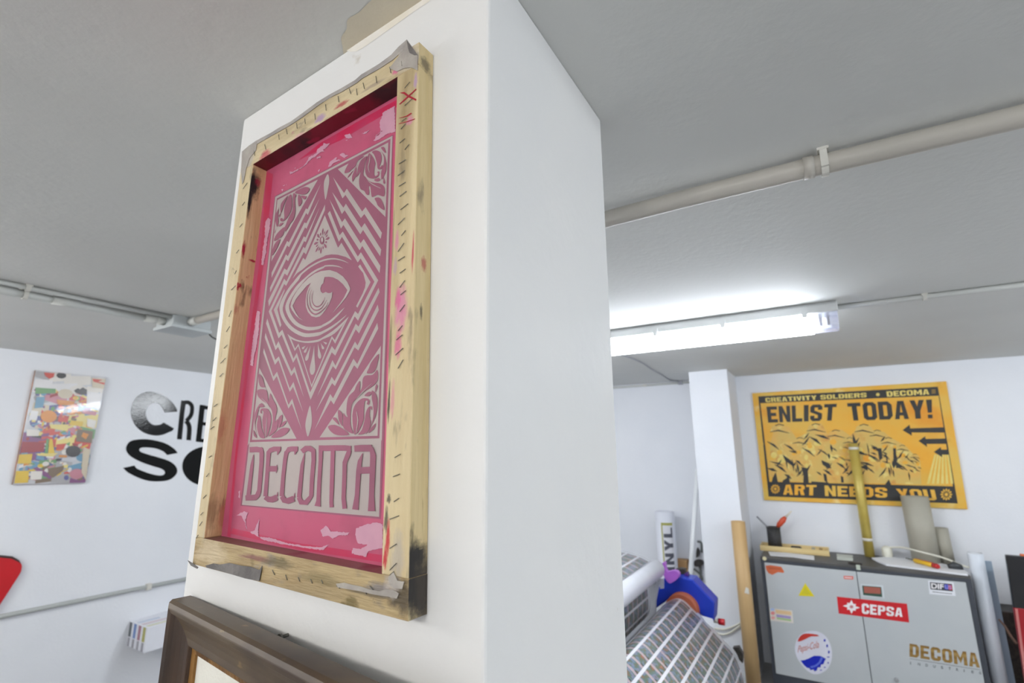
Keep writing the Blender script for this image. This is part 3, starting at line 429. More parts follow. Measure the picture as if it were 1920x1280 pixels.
 ('mauve',3,'2237,4146 2269,4118 2310,4068 2340,4025 2350,3997 2349,3975 2341,3957 2322,3936 2294,3919 2270,3922 2250,3961 2233,4020 2222,4071 2219,4109 2223,4139'),
 ('mauve',3,'2071,4215 2099,4215 2140,4186 2167,4156 2165,4139 2150,4121 2141,4097 2146,4061 2157,4019 2167,3976 2176,3933 2184,3889 2187,3846 2181,3802 2170,3757 2154,3722 2129,3700 2099,3688 2074,3676 2062,3664 2055,3653 2045,3640 2027,3619 2004,3596 1985,3577 1971,3565 1959,3559 1949,3562 1937,3582 1927,3612 1922,3639 1927,3655 1937,3669 1950,3687 1965,3716 1983,3750 2005,3785 2035,3821 2069,3858 2093,3896 2100,3930 2098,3964 2093,4009 2083,4080 2070,4162'),
 ('mauve',3,'2008,4222 2032,4184 2050,4122 2063,4063 2071,4017 2075,3976 2069,3936 2053,3898 2028,3863 1998,3832 1962,3806 1922,3785 1883,3773 1845,3774 1808,3783 1781,3796 1767,3812 1763,3832 1767,3845 1781,3848 1802,3843 1819,3837 1825,3825 1827,3812 1833,3804 1850,3805 1871,3812 1883,3830 1877,3868 1862,3918 1852,3965 1852,4001 1856,4034 1863,4065 1872,4097 1884,4128 1903,4156 1935,4189 1974,4218'),
 ('mauve',3,'1876,4211 1834,4191 1783,4163 1744,4134 1730,4103 1730,4070 1731,4045 1730,4035 1731,4032 1734,4022 1742,3996 1753,3963 1758,3934 1755,3914 1747,3898 1738,3888 1727,3886 1714,3890 1706,3897 1704,3906 1708,3917 1717,3928 1735,3936 1758,3944 1781,3962 1797,3996 1813,4040 1833,4086 1864,4135 1899,4186 1920,4221 1918,4231 1902,4224'),
 ('mauve',3,'1675,4051 1656,4030 1631,4005 1614,3975 1607,3936 1608,3892 1617,3846 1640,3793 1671,3738 1695,3710 1708,3725 1714,3765 1715,3808 1708,3846 1695,3886 1685,3932 1684,3990 1685,4054 1686,4094 1685,4096 1682,4075'),
 ('mauve',3,'1731,3712 1736,3725 1755,3741 1779,3751 1812,3751 1851,3745 1871,3737 1861,3726 1833,3713 1805,3704 1776,3702 1747,3706'),
 ('mauve',3,'1921,3650 1929,3619 1918,3571 1904,3531 1896,3512 1885,3502 1857,3493 1794,3479 1712,3466 1654,3465 1639,3484 1649,3516 1668,3546 1692,3571 1726,3593 1766,3612 1820,3633 1880,3650'),
 ('mauve',3,'1829,3450 1817,3410 1783,3353 1745,3302 1704,3259 1658,3221 1625,3207 1616,3232 1620,3282 1632,3329 1649,3369 1674,3407 1705,3435 1750,3453 1801,3460'),
 ('mauve',3,'1629,3613 1635,3636 1646,3669 1653,3687 1654,3677 1652,3652 1648,3631 1641,3619 1633,3611'),
 ('grey',4,'3961,4260 3959,4240 3957,4211 3955,4179 3951,4152 3946,4129 3939,4109 3933,4089 3931,4066 3938,4038 3949,4007 3961,3980 3969,3961 3977,3960 3970,3978 3961,4005 3952,4034 3948,4060 3950,4081 3956,4100 3963,4121 3968,4144 3969,4173 3968,4206 3967,4236 3966,4258'),
 ('grey',4,'3944,3838 3962,3820 3988,3795 4020,3767 4056,3738 4101,3706 4154,3672 4203,3640 4236,3619 4239,3623 4206,3646 4159,3678 4107,3714 4063,3746 4027,3773 3994,3800 3967,3823 3947,3839'),
 ('grey',4,'4276,849 4247,833 4206,810 4161,784 4121,759 4086,734 4051,707 4022,684 4001,667 4007,664 4028,680 4059,702 4095,728 4131,752 4169,778 4212,805 4251,829 4278,847'),
 ('grey',4,'4016,502 4022,481 4032,451 4041,418 4045,383 4045,343 4041,296 4036,254 4033,224 4042,223 4048,252 4056,295 4062,341 4065,382 4057,418 4044,452 4032,482 4022,502'),
 ('grey',4,'1770,810 1797,794 1838,771 1881,746 1917,722 1950,700 1980,677 2006,657 2024,642 2031,645 2015,659 1991,681 1962,705 1930,728 1891,751 1845,775 1803,797 1773,812'),
 ('grey',4,'1971,507 1969,480 1968,442 1968,398 1967,357 1972,316 1976,273 1981,234 1984,208 1996,207 1995,234 1993,272 1991,315 1990,356 1986,397 1983,440 1980,480 1977,507'),
 ('mauve',3,'1696,-45 1649,-196 1638,-375 1624,-675 1737,-677 1737,-379 1736,-201 1716,-47'),
 ('mauve',3,'1621,-724 1760,-715 1896,-703 1866,-623 1734,-637 1598,-648'),
 ('mauve',3,'1897,-706 1984,-645 2013,-550 1914,-536 1867,-616 1795,-664'),
 ('mauve',3,'1843,56 1860,-4 1886,-159 1903,-595 2011,-595 1995,-162 1975,0 1904,66'),
 ('mauve',3,'1593,-14 1779,-10 1936,-19 1944,51 1770,73 1569,67'),
 ('mauve',3,'2046,0 2058,-123 2071,-297 2079,-639 2184,-638 2164,-299 2159,-126 2159,-5'),
 ('mauve',3,'2089,-34 2183,-15 2251,1 2410,2 2399,68 2222,70 2111,46 2047,-5'),
 ('mauve',3,'2340,63 2320,2 2325,-50 2343,-52 2380,-8 2400,53'),
 ('mauve',3,'2129,-289 2246,-287 2361,-285 2348,-207 2232,-208 2114,-210'),
 ('mauve',3,'2339,-188 2339,-245 2341,-306 2353,-307 2370,-246 2351,-188'),
 ('mauve',3,'2095,-677 2205,-715 2338,-714 2463,-674 2390,-602 2287,-633 2239,-638 2153,-618'),
 ('mauve',3,'2420,-566 2403,-625 2445,-626 2432,-566'),
 ('mauve',3,'2503,2 2487,-119 2480,-355 2483,-621 2587,-621 2574,-358 2581,-125 2603,-9'),
 ('mauve',3,'2555,-33 2653,-4 2679,-2 2825,-2 2814,68 2662,69 2574,59 2510,-8'),
 ('mauve',3,'2748,59 2740,0 2749,-46 2766,-48 2796,-8 2816,50'),
 ('mauve',3,'2495,-640 2570,-702 2712,-714 2859,-671 2799,-602 2675,-636 2644,-637 2587,-601'),
 ('mauve',3,'2829,-562 2813,-623 2852,-624 2840,-563'),
 ('mauve',3,'2976,-28 2913,-181 2903,-345 2893,-618 2991,-619 2991,-348 2990,-187 2993,-30'),
 ('mauve',3,'2954,-31 3036,3 3074,2 3188,-28 3229,18 3107,73 2980,74 2880,22'),
 ('mauve',3,'3126,11 3151,-117 3149,-340 3162,-592 3251,-590 3239,-341 3242,-119 3222,12'),
 ('mauve',3,'2894,-630 2967,-707 3142,-704 3246,-596 3181,-570 3072,-649 3032,-645 2978,-601'),
 ('mauve',3,'3292,8 3438,2 3640,5 3833,4 3954,-2 3957,64 3829,75 3630,77 3429,76 3287,78'),
 ('mauve',3,'3288,60 3307,-116 3314,-415 3325,-638 3296,-708 3423,-712 3411,-637 3396,-415 3391,-118 3377,58'),
 ('mauve',3,'3549,26 3563,-177 3583,-483 3598,-649 3610,-711 3692,-701 3671,-645 3667,-482 3647,-177 3635,24'),
 ('mauve',3,'3889,18 3855,-41 3807,-140 3821,-325 3833,-593 3868,-715 3950,-704 3913,-589 3902,-324 3893,-148 3945,-64 3970,-1'),
 ('mauve',3,'4028,-7 4164,-7 4353,-8 4346,75 4154,76 4015,69'),
 ('mauve',3,'4177,-28 4101,-121 4082,-243 4085,-536 4052,-708 4168,-710 4166,-537 4173,-246 4178,-132 4190,-31'),
 ('mauve',3,'4306,39 4326,-54 4333,-240 4344,-526 4340,-713 4468,-705 4434,-524 4433,-241 4431,-50 4370,48'),
 ('mauve',3,'4121,-280 4234,-276 4388,-269 4376,-188 4223,-195 4111,-198'),
 ('worn',2,'1892,4685 1954,4663 1978,4650 2011,4648 2037,4653 2063,4650 2104,4650 2117,4657 2152,4642 2191,4649 2230,4648 2246,4651 2275,4645 2298,4661 2318,4673 2326,4683 2353,4689 2373,4714 2389,4722 2404,4742 2404,4755 2427,4776 2455,4766 2476,4778 2536,4759 2557,4774 2586,4772 2632,4778 2619,4800 2628,4831 2643,4844 2683,4844 2704,4851 2711,4859 2738,4856 2780,4856 2787,4880 2793,4898 2831,4872 2879,4842 2918,4837 2963,4824 2942,4814 2927,4807 2909,4791 2883,4783 2859,4779 2843,4767 2811,4779 2788,4761 2842,4726 2809,4733 2758,4748 2725,4750 2693,4743 2660,4739 2632,4729 2600,4715 2577,4709 2549,4718 2508,4720 2481,4713 2465,4696 2432,4697 2406,4696 2393,4680 2377,4654 2344,4655 2313,4645 2287,4639 2237,4636 2218,4629 2195,4636 2154,4641 2137,4625 2105,4618 2080,4630 2041,4621 1998,4627 1983,4614 1955,4626 1919,4617 1906,4647'),
 ('worn',2,'2990,4474 3006,4482 3035,4488 3057,4491 3079,4493 3113,4502 3138,4509 3175,4497 3173,4482 3145,4462 3188,4449 3226,4445 3251,4424 3274,4428 3254,4409 3219,4420 3196,4417 3154,4417 3115,4424 3080,4421 3065,4409 3049,4397 3028,4391 2968,4397 2972,4424 2985,4441'),
 ('worn',2,'3236,4512 3244,4525 3289,4528 3306,4528 3354,4498 3372,4467 3420,4449 3449,4432 3426,4426 3400,4426 3361,4418 3322,4445 3295,4468 3252,4501'),
 ('worn',2,'4031,4522 4054,4516 4070,4527 4109,4514 4119,4519 4143,4532 4147,4543 4154,4552 4150,4582 4153,4594 4145,4618 4126,4660 4135,4669 4135,4684 4122,4717 4124,4737 4133,4751 4130,4769 4155,4775 4161,4800 4155,4812 4180,4828 4169,4858 4178,4871 4204,4874 4220,4876 4239,4878 4257,4871 4286,4881 4312,4869 4335,4879 4354,4872 4375,4878 4399,4876 4431,4876 4431,4852 4422,4837 4426,4818 4431,4802 4430,4770 4445,4751 4444,4735 4432,4711 4445,4699 4448,4669 4439,4650 4457,4637 4452,4615 4451,4594 4463,4569 4451,4554 4449,4544 4461,4513 4452,4505 4471,4468 4468,4456 4469,4439 4444,4443 4424,4444 4392,4446 4362,4465 4338,4458 4320,4471 4296,4466 4267,4468 4249,4463 4239,4458 4213,4451 4186,4457 4176,4452 4141,4444 4131,4442 4098,4448 4067,4448 4055,4446 4007,4471 4015,4479 4043,4484 4053,4513 4050,4520 4056,4549 4091,4533 4103,4543 4115,4555 4143,4551 4166,4555 4172,4572 4194,4567 4192,4555 4166,4557 4139,4561 4126,4546 4112,4544 4094,4535 4067,4535 4050,4528'),
 ('worn',2,'3724,4703 3747,4700 3778,4687 3793,4703 3826,4694 3866,4689 3873,4692 3908,4691 3890,4679 3865,4677 3856,4665 3829,4661 3800,4665 3776,4670 3757,4690'),
 ('worn',2,'3309,4827 3348,4832 3384,4819 3409,4812 3443,4814 3458,4794 3480,4764 3493,4740 3519,4710 3478,4721 3463,4724 3429,4728 3387,4755 3375,4756 3358,4773 3333,4808'),
 ('worn',2,'3358,4790 3392,4787 3425,4776 3452,4765 3483,4743 3515,4722 3468,4738 3433,4733 3405,4759'),
 ('worn',2,'3353,4730 3404,4724 3391,4705'),
 ('worn',2,'4136,-927 4151,-921 4189,-916 4199,-900 4223,-898 4246,-892 4257,-889 4277,-877 4300,-875 4323,-864 4341,-858 4362,-858 4388,-860 4415,-848 4420,-841 4440,-838 4463,-837 4491,-833 4507,-831 4528,-837 4560,-835 4581,-846 4602,-844 4597,-857 4613,-870 4609,-885 4603,-897 4601,-916 4609,-928 4610,-935 4605,-951 4616,-969 4612,-975 4608,-992 4608,-1006 4614,-1012 4619,-1033 4625,-1039 4613,-1052 4612,-1069 4616,-1085 4626,-1096 4624,-1107 4610,-1109 4574,-1116 4553,-1118 4537,-1127 4513,-1131 4503,-1136 4469,-1141 4458,-1140 4440,-1147 4419,-1157 4396,-1158 4378,-1166 4362,-1190 4357,-1200 4353,-1219 4341,-1236 4333,-1233 4309,-1235 4290,-1224 4269,-1227 4245,-1225 4227,-1229 4203,-1226 4180,-1226 4153,-1226 4129,-1225 4118,-1215 4089,-1223 4085,-1202 4088,-1187 4104,-1171 4095,-1160 4117,-1154 4142,-1156 4166,-1156 4182,-1156 4207,-1153 4224,-1153 4247,-1155 4260,-1142 4279,-1133 4308,-1126 4313,-1119 4339,-1111 4357,-1093 4326,-1093 4310,-1098 4273,-1100 4256,-1091 4225,-1098 4212,-1095 4192,-1096 4173,-1081 4171,-1074 4157,-1056 4150,-1039 4147,-1034 4140,-1012 4128,-1000 4132,-989 4134,-976 4136,-953 4136,-944'),
 ('worn',2,'1828,-1155 1843,-1144 1880,-1140 1898,-1134 1940,-1121 1944,-1102 1955,-1079 1961,-1067 1963,-1053 1971,-1037 1990,-1022 1999,-1010 2010,-992 2015,-975 2022,-962 2038,-975 2029,-997 2027,-1014 2022,-1032 2028,-1039 2025,-1055 2025,-1076 2024,-1094 2016,-1112 2036,-1128 2022,-1147 2047,-1159 2042,-1182 2050,-1203 2102,-1199 2132,-1193 2158,-1200 2186,-1191 2218,-1195 2268,-1191 2281,-1194 2321,-1183 2357,-1194 2376,-1187 2410,-1196 2443,-1196 2474,-1192 2489,-1198 2518,-1207 2540,-1206 2587,-1207 2617,-1212 2632,-1213 2665,-1216 2681,-1213 2705,-1222 2741,-1219 2777,-1227 2794,-1227 2816,-1218 2844,-1225 2878,-1219 2901,-1223 2927,-1226 2955,-1221 2992,-1215 3012,-1216 3033,-1217 3066,-1226 3082,-1224 3123,-1225 3132,-1225 3172,-1222 3185,-1220 3210,-1220 3249,-1217 3257,-1212 3284,-1216 3313,-1217 3345,-1214 3372,-1216 3395,-1207 3418,-1210 3440,-1210 3462,-1206 3480,-1205 3522,-1197 3532,-1187 3567,-1179 3573,-1178 3597,-1168 3636,-1164 3653,-1149 3637,-1170 3618,-1171 3598,-1188 3589,-1198 3564,-1210 3554,-1227 3522,-1238 3505,-1231 3478,-1242 3456,-1242 3434,-1233 3396,-1243 3373,-1241 3349,-1245 3329,-1241 3289,-1237 3272,-1246 3246,-1246 3228,-1243 3200,-1244 3175,-1244 3149,-1242 3123,-1249 3084,-1245 3069,-1247 3045,-1245 3025,-1244 2979,-1241 2973,-1246 2944,-1241 2911,-1245 2885,-1250 2855,-1239 2835,-1244 2795,-1249 2775,-1243 2743,-1244 2721,-1243 2696,-1243 2660,-1247 2637,-1249 2614,-1248 2592,-1248 2549,-1242 2530,-1243 2510,-1234 2480,-1245 2444,-1235 2409,-1235 2386,-1243 2367,-1238 2329,-1238 2302,-1241 2273,-1235 2234,-1230 2216,-1236 2184,-1232 2142,-1224 2115,-1222 2098,-1211 2075,-1197 2045,-1199 2009,-1197 1989,-1191 1945,-1177 1929,-1174 1880,-1176 1860,-1170'),
 ('worn',2,'1404,-949 1434,-937 1467,-928 1486,-914 1520,-899 1548,-901 1572,-892 1603,-873 1659,-886 1688,-888 1717,-892 1696,-911 1699,-925 1679,-939 1689,-963 1673,-976 1649,-999 1674,-1012 1685,-1032 1679,-1056 1693,-1070 1709,-1080 1723,-1098 1740,-1127 1703,-1102 1689,-1086 1692,-1075 1664,-1060 1670,-1043 1650,-1026 1616,-1009 1598,-988 1580,-980 1569,-964 1550,-947 1516,-943 1505,-946 1466,-947 1439,-946'),
 ('worn',2,'3454,-996 3473,-991 3488,-979 3512,-973 3513,-963 3533,-952 3550,-937 3574,-946 3604,-957 3617,-968 3630,-979 3647,-989 3659,-1003 3687,-997 3709,-998 3736,-995 3759,-993 3791,-987 3811,-996 3834,-990 3862,-993 3889,-994 3899,-984 3921,-987 3949,-992 3977,-987 4001,-986 4025,-982 4000,-997 3985,-1021 3967,-1015 3945,-1027 3914,-1022 3891,-1031 3871,-1027 3856,-1029 3818,-1035 3811,-1037 3780,-1055 3756,-1065 3726,-1069 3717,-1083 3681,-1076 3660,-1066 3636,-1059 3605,-1055 3579,-1062 3551,-1065 3524,-1075 3510,-1074 3492,-1065 3494,-1049 3472,-1034 3466,-1022 3453,-1012'),
 ('worn',2,'1375,3970 1409,3943 1457,3918 1469,3893 1453,3879 1459,3855 1469,3833 1450,3807 1446,3787 1470,3764 1469,3753 1459,3718 1446,3702 1464,3672 1448,3672 1442,3649 1446,3621 1441,3602 1423,3587 1423,3571 1435,3538 1426,3509 1408,3496 1436,3465 1438,3441 1410,3432 1413,3410 1411,3386 1423,3362 1438,3324 1442,3310 1417,3286 1410,3265 1407,3238 1423,3221 1400,3209 1402,3181 1381,3169 1400,3140 1393,3108 1387,3091 1313,3119 1323,3152 1324,3163 1315,3194 1302,3221 1319,3235 1314,3269 1327,3292 1314,3305 1319,3330 1300,3366 1323,3377 1319,3407 1305,3428 1312,3452 1322,3458 1340,3487 1339,3511 1319,3527 1323,3562 1329,3578 1324,3594 1348,3617 1345,3638 1318,3676 1328,3704 1308,3731 1312,3746 1319,3782 1304,3807 1288,3833 1307,3849 1310,3872 1299,3896 1306,3918 1320,3933 1351,3953'),
 ('worn',2,'1356,2293 1367,2290 1410,2276 1437,2266 1458,2244 1453,2223 1440,2205 1454,2175 1455,2150 1463,2131 1460,2115 1449,2097 1458,2065 1475,2053 1455,2036 1453,2009 1462,1985 1478,1970 1471,1949 1465,1927 1468,1910 1460,1894 1480,1872 1463,1853 1461,1824 1454,1807 1446,1796 1458,1772 1461,1741 1458,1738 1460,1712 1442,1697 1454,1672 1448,1651 1438,1628 1442,1616 1436,1588 1418,1579 1416,1558 1408,1535 1410,1515 1402,1500 1410,1481 1411,1459 1406,1446 1404,1427 1420,1397 1408,1389 1413,1371 1410,1351 1374,1361 1310,1386 1335,1400 1331,1415 1313,1439 1323,1460 1331,1475 1332,1501 1322,1523 1313,1535 1326,1568 1305,1585 1332,1599 1308,1620 1315,1642 1329,1658 1309,1681 1326,1705 1317,1718 1311,1749 1322,1765 1324,1774 1310,1798 1333,1816 1308,1840 1312,1867 1312,1880 1334,1905 1328,1911 1318,1942 1333,1963 1335,1979 1341,1995 1340,2018 1342,2045 1316,2058 1325,2087 1340,2105 1338,2115 1331,2133 1325,2154 1335,2184 1333,2203 1341,2220 1338,2240 1337,2255 1346,2270'),
 ('worn',2,'1386,-602 1433,-581 1437,-610 1430,-624 1439,-639 1448,-662 1449,-677 1445,-697 1399,-682 1405,-661 1409,-637 1398,-626'),
 ('worn',2,'1716,4477 1762,4469 1805,4470 1768,4449'),
 ('worn',2,'1831,4455 1844,4489 1838,4470 1842,4438'),
 ('worn',2,'2030,4705 2082,4702 2045,4681'),
 ('worn',2,'2705,4421 2725,4436 2765,4434 2747,4403 2718,4398'),
 ('worn',2,'1693,4412 1757,4400 1750,4375 1737,4357'),
 ('worn',2,'2639,4688 2656,4688 2693,4683 2728,4682 2758,4645 2730,4646 2680,4657 2652,4651'),
]

emul = mat('pink_emulsion', (190, 74, 110), (182, 86, 114), 5, rough=.5, spots=(((166, 70, 100), 12, .55, .75, (1, 1, 1)),))
mauve = mat('mauve_emulsion', (154, 84, 109), (138, 77, 98), 7, rough=.6, spots=(((134, 78, 98), 9, .5, .7, (1, 1, .7)),))
open_m = mat('open_mesh', (176, 164, 160), (168, 156, 153), 12, rough=.6)
worn = mat('worn_emulsion', (204, 154, 172), (194, 144, 164), 25, rough=.4)
crimson = mat('crimson_ink', (196, 44, 84), (186, 60, 96), 20, rough=.35)
g = G()
def mq(c, o, k=.006):                  # mesh corners tuck under the bars
    z = c+(o-c).normalized()*k; return z-FN*(FD-.0027)
mTL, mTR, mBR, mBL = mq(iTL, oTL), mq(iTR, oTR), mq(iBR, oBR), mq(iBL, oBL)
g.prism([mTL, mTR, mBR, mBL], -FN*.002, emul)
def mp_(x, y, d): return onw(x, y, .0027+d)
g.poly([mp_(x, y, .0001) for x, y in pxs('500,322 512,326 497,470 470,660 444,860 432,1006 426,1004 440,860 464,660 488,480')], crimson)
g.poly([mp_(x, y, .0001) for x, y in pxs('600,268 745,186 745,200 640,262 560,300')], crimson)
g.poly([mp_(x, y, .0001) for x, y in pxs('432,1000 560,1030 716,1054 716,1040 560,1018 436,990')], crimson)
AM = {'mauve': mauve, 'grey': open_m, 'worn': worn}
for k, (m_, ly, s_) in enumerate(sorted(ART, key=lambda a: a[1])):
    P = [tuple(float(c)/1e4 for c in t.split(',')) for t in s_.split()]
    g.poly([fw(s__, z+1.70, .0030+.000007*k) for s__, z in P], AM[m_])
g.build('stencil', ft)
# loose mesh edges folded over the bars
g = G()
hem = mat('grey_hem', (150, 145, 142), (172, 165, 158), 60, (1, .5, 1), rough=.6, bump=.4, bscale=120)
veil = mat('sheer_mesh', (204, 197, 188), (182, 175, 168), 30, rough=.6, bump=.6, bscale=90, alpha=.62)
def edge_piece(pts, m_, d, label):
    nd[0] += 1; g = G(); g.poly([fp(x, y, d+.00004*nd[0]) for x, y in pts], m_); o = g.build('mesh_edge', ft); o['label'] = label
    s_ = o.modifiers.new('thick', 'SOLIDIFY'); s_.thickness = .0005; s_.offset = 0
top_o = [(454, 284), (467.5, 272.5), (480, 264), (508, 249), (524, 239), (545, 228), (566, 213), (594, 192), (616.5, 178), (639, 166), (666, 150), (677, 140), (710.5, 120), (733.5, 103), (748, 87), (763, 74)]
low = [5, 6, 6, 5, 6, 5, 6, 6, 5, 6, 6, 7, 8, 10, 13, 20]
edge_piece(top_o+[(x+2, y+h) for (x, y), h in zip(top_o, low)][::-1], hem, .0006, 'grey hem of the mesh along the top')
edge_piece(pxs('763,74 773,88 783,103 783,132 770,126 757,128 744,134 730,128 744,110 754,96'), veil, .0010, 'crumpled corner of the mesh')
edge_piece(pxs('763,76 772,88 783,103 776,103 768,99 765,90'), dark_fab, .0016, 'dark fold at the corner')
edge_piece(pxs('454,284 468,272 482,266 480,282 468,296 461,318 457,340 454,345 452,322'), veil, .0006, 'sheer mesh at the top left corner')
edge_piece(pxs('385,1060 400,1056 412,1058 430,1055 452,1060 470,1062 486,1068 492,1060 486,1089 460,1084 430,1075 405,1068 388,1064'), dark_fab, .0012, 'dark grey mesh flap at the bottom left')
edge_piece(pxs('352,1050 362,1056 372,1063 370,1066 358,1060'), dark_fab, .0010, 'torn mesh tip at the bottom left corner')
edge_piece(pxs('630,1094 645,1092 660,1096 676,1099 690,1104 712,1108 724,1104 738,1106 748,1112 744,1122 728,1118 700,1114 676,1108 652,1104 634,1101'), veil, .0010, 'grey mesh along the bottom right')
edge_piece(pxs('728,1082 738,1072 745,1088 758,1090 754,1104 738,1102 731,1096'), veil, .0014, 'grey mesh at the bottom right corner')
# staples
ST = []
for o_, k, t in (((340, 60), 3.2, '1320,175,1325,205 1250,210,1257,245 1167,265,1172,305 1090,305,1098,340 1050,340,1055,378 1007,340,1017,370 940,385,945,420 865,435,868,470 800,490,803,525 740,520,743,550 690,545,695,578 628,580,635,612 583,615,587,645 500,675,507,705 435,710,440,740 1340,440,1385,400 1340,335,1370,300 1310,665,1340,640 1340,705,1365,675 1305,790,1345,765 1300,860,1340,830 1305,925,1345,900 1310,985,1350,955 1315,1065,1360,1030 1300,1155,1340,1115 1320,1220,1345,1190 1318,580,1345,550 1322,535,1350,515 370,940,395,905 365,1040,380,1020 350,1170,365,1150'),
                 ((340, 440), 3.2, '1300,100,1335,50 1300,155,1340,130 1310,230,1345,205 1310,315,1340,275 1315,360,1345,335 1310,460,1340,420 1300,575,1325,545 1290,630,1325,600 1285,720,1330,680 1300,800,1330,750 330,110,345,90 320,235,330,215 300,330,325,305 285,490,300,455 270,580,290,550 255,680,275,660 235,770,265,740 230,850,250,830 195,1030,215,1015 190,1115,210,1095 175,1165,195,1150'),
                 ((340, 790), 3.2, '1280,215,1315,195 1270,330,1310,315 1275,480,1305,460 1250,585,1305,565 1250,760,1290,735 1250,890,1290,850 545,890,560,920 625,920,635,950 700,935,710,958 775,945,785,970 840,950,848,970 930,985,950,1000 1025,985,1010,1005 1100,1015,1110,1035 165,215,180,205 150,330,165,310 130,460,150,440 115,560,130,545 108,625,125,600 90,700,100,680 1130,985,1150,1010 1250,920,1275,900')):
    for q in t.split():
        a, b, c, d = map(float, q.split(',')); ST.append((o_[0]+a/k, o_[1]+b/k, o_[0]+c/k, o_[1]+d/k))
for a, b, c, d in ST:
    g = G(); g.tube([fp(a, b, -.001), fp(a, b, .0012), fp(c, d, .0012), fp(c, d, -.001)], .00045, steel, 6); g.build('staple', ft)

# ------------------------------------------------------------------ brown picture frame underneath
an = math.radians(7.6); D = Vector((-math.sin(an), -math.cos(an), 0)); NN = Vector((-math.cos(an), math.sin(an), 0)); UP = Vector((0, 0, 1))
B0 = Vector((.464, .876, 1.70-.222))
walnut = mat('walnut_moulding', (90, 74, 54), (72, 56, 40), 9, (1, .8, 3), rough=.42, spots=(((128, 108, 74), 50, .67, .73, (1, .5, 1)), ((52, 38, 30), 12, .55, .7, (1, .4, 1))))
walnut_v = mat('walnut_stile', (78, 54, 34), (54, 36, 22), 9, (3, 3, .5), rough=.45, spots=(((40, 28, 22), 14, .55, .7, (1, 1, .3)),))
gilt = mat('gilt_liner', (160, 116, 56), (104, 70, 32), 40, (1, 1, .4), rough=.45, metal=.3, bump=.5, bscale=120)
canvas = mat('cream_canvas', (226, 224, 214), (222, 220, 210), 12, rough=.7, bump=.2, bscale=200)
bf = thing('picture_frame', tuple(B0-UP*.46), 'dark walnut picture frame with gilt liner hanging low on the pillar', 'picture frame')
def bp(u, z, t): return B0+D*u+UP*z+NN*t
FW, FH = .565, .46
prof = [(0, 0), (0, .026), (.003, .031), (.009, .0335), (.016, .031), (.020, .026), (.027, .0225), (.036, .019), (.046, .017), (.056, .0165), (.058, .012), (.058, 0)]
corners = [(0, 0, 1, -1), (FW, 0, -1, -1), (FW, -FH, -1, 1), (0, -FH, 1, 1)]
for k in range(4):
    c0, c1 = corners[k], corners[(k+1) % 4]; g = G(); n = len(prof)
    V = [bp(c[0]+c[2]*w_, c[1]+c[3]*w_, t) for c in (c0, c1) for w_, t in prof]
    m_ = walnut if k % 2 == 0 else walnut_v
    g.raw(V, [(j, (j+1) % n, n+(j+1) % n, n+j) for j in range(n)], m_, False); g.build('rail' if k % 2 == 0 else 'stile', bf, .0012)
g = G(); w0, w1 = .056, .0665
for (a, b) in ((0, 1), (1, 2), (2, 3), (3, 0)):
    ca, cb = corners[a], corners[b]
    g.prism([bp(ca[0]+ca[2]*w0, ca[1]+ca[3]*w0, .012), bp(cb[0]+cb[2]*w0, cb[1]+cb[3]*w0, .012), bp(cb[0]+cb[2]*w1, cb[1]+cb[3]*w1, .0095), bp(ca[0]+ca[2]*w1, ca[1]+ca[3]*w1, .0095)], NN*-.006, gilt)
g.build('gilt_liner', bf)
g = G(); g.prism([bp(.057, -.057, .006), bp(FW-.057, -.057, .006), bp(FW-.057, -FH+.057, .006), bp(.057, -FH+.057, .006)], NN*-.004, canvas); g.build('canvas', bf)
# hook behind the frame
g = G(); w_ = onw(556, 1184.5, -.012); e_ = w_+FN*.022
g.tube([w_, e_], .0022, steel, 10); g.tube([e_, e_+FN*.003], .0046, steel, 12); p = w_
tag(g.build('wall_screw', loc=p), 'small steel screw in the pillar just above the walnut frame', 'screw')

# ------------------------------------------------------------------ conduits and lamp on the ceiling
pvc = mat('grey_conduit', (186, 181, 172), (178, 174, 165), 4, rough=.45)
pvc_w = mat('pale_conduit', (206, 208, 204), (198, 200, 196), 4, rough=.45)
clipm = mat('conduit_clip', (214, 212, 204), (206, 204, 196), 8, rough=.5)
def clip(parent, p, axis, r):
    g = G(); a = Vector(axis); s = a.cross(UP).normalized(); h = ZC-p.z
    g.prism([p+a*-.011+s*(-r-.006)+UP*h, p+a*.011+s*(-r-.006)+UP*h, p+a*.011+s*(r+.006)+UP*h, p+a*-.011+s*(r+.006)+UP*h], UP*-.006, clipm)
    for q in (-1, 1):
        x = p+s*q*(r+.002)
        g.prism([x+a*-.007+s*-.003+UP*h, x+a*.007+s*-.003+UP*h, x+a*.007+s*.003+UP*h, x+a*-.007+s*.003+UP*h], UP*-(h+r*.75), clipm)
    pts = [p+s*math.cos(t)*(r+.003)-UP*math.sin(t)*(r+.003) for t in [math.pi*k/8 for k in range(9)]]
    for k in range(8): g.prism([pts[k]+a*-.007, pts[k]+a*.007, pts[k+1]+a*.007, pts[k+1]+a*-.007], UP*-.003, clipm)
    return g.build('clip', parent)
t = thing('conduit_pipe', (1.205, -.1, ZC-.04), 'thick grey plastic conduit crossing the ceiling right of the pillar', 'pipe')
pa = [(1.20, .95, ZC-.036), (1.203, .44, ZC-.034), (1.206, .2, ZC-.030), (1.212, -.08, ZC-.0285), (1.222, -.42, ZC-.0285), (1.25, -1.6, ZC-.0285)]
g = G(); g.tube(pa, .0225, pvc, 20); g.build('pipe', t)
g = G(); g.tube([(1.2102, -.045, ZC-.0287), (1.2115, -.066, ZC-.0285)], .0252, pvc, 24); g.build('coupling', t)
clip(t, Vector((1.213, -.086, ZC-.0285)), (0, 1, 0), .0225); clip(t, Vector((1.236, -1.0, ZC-.0285)), (0, 1, 0), .0225)

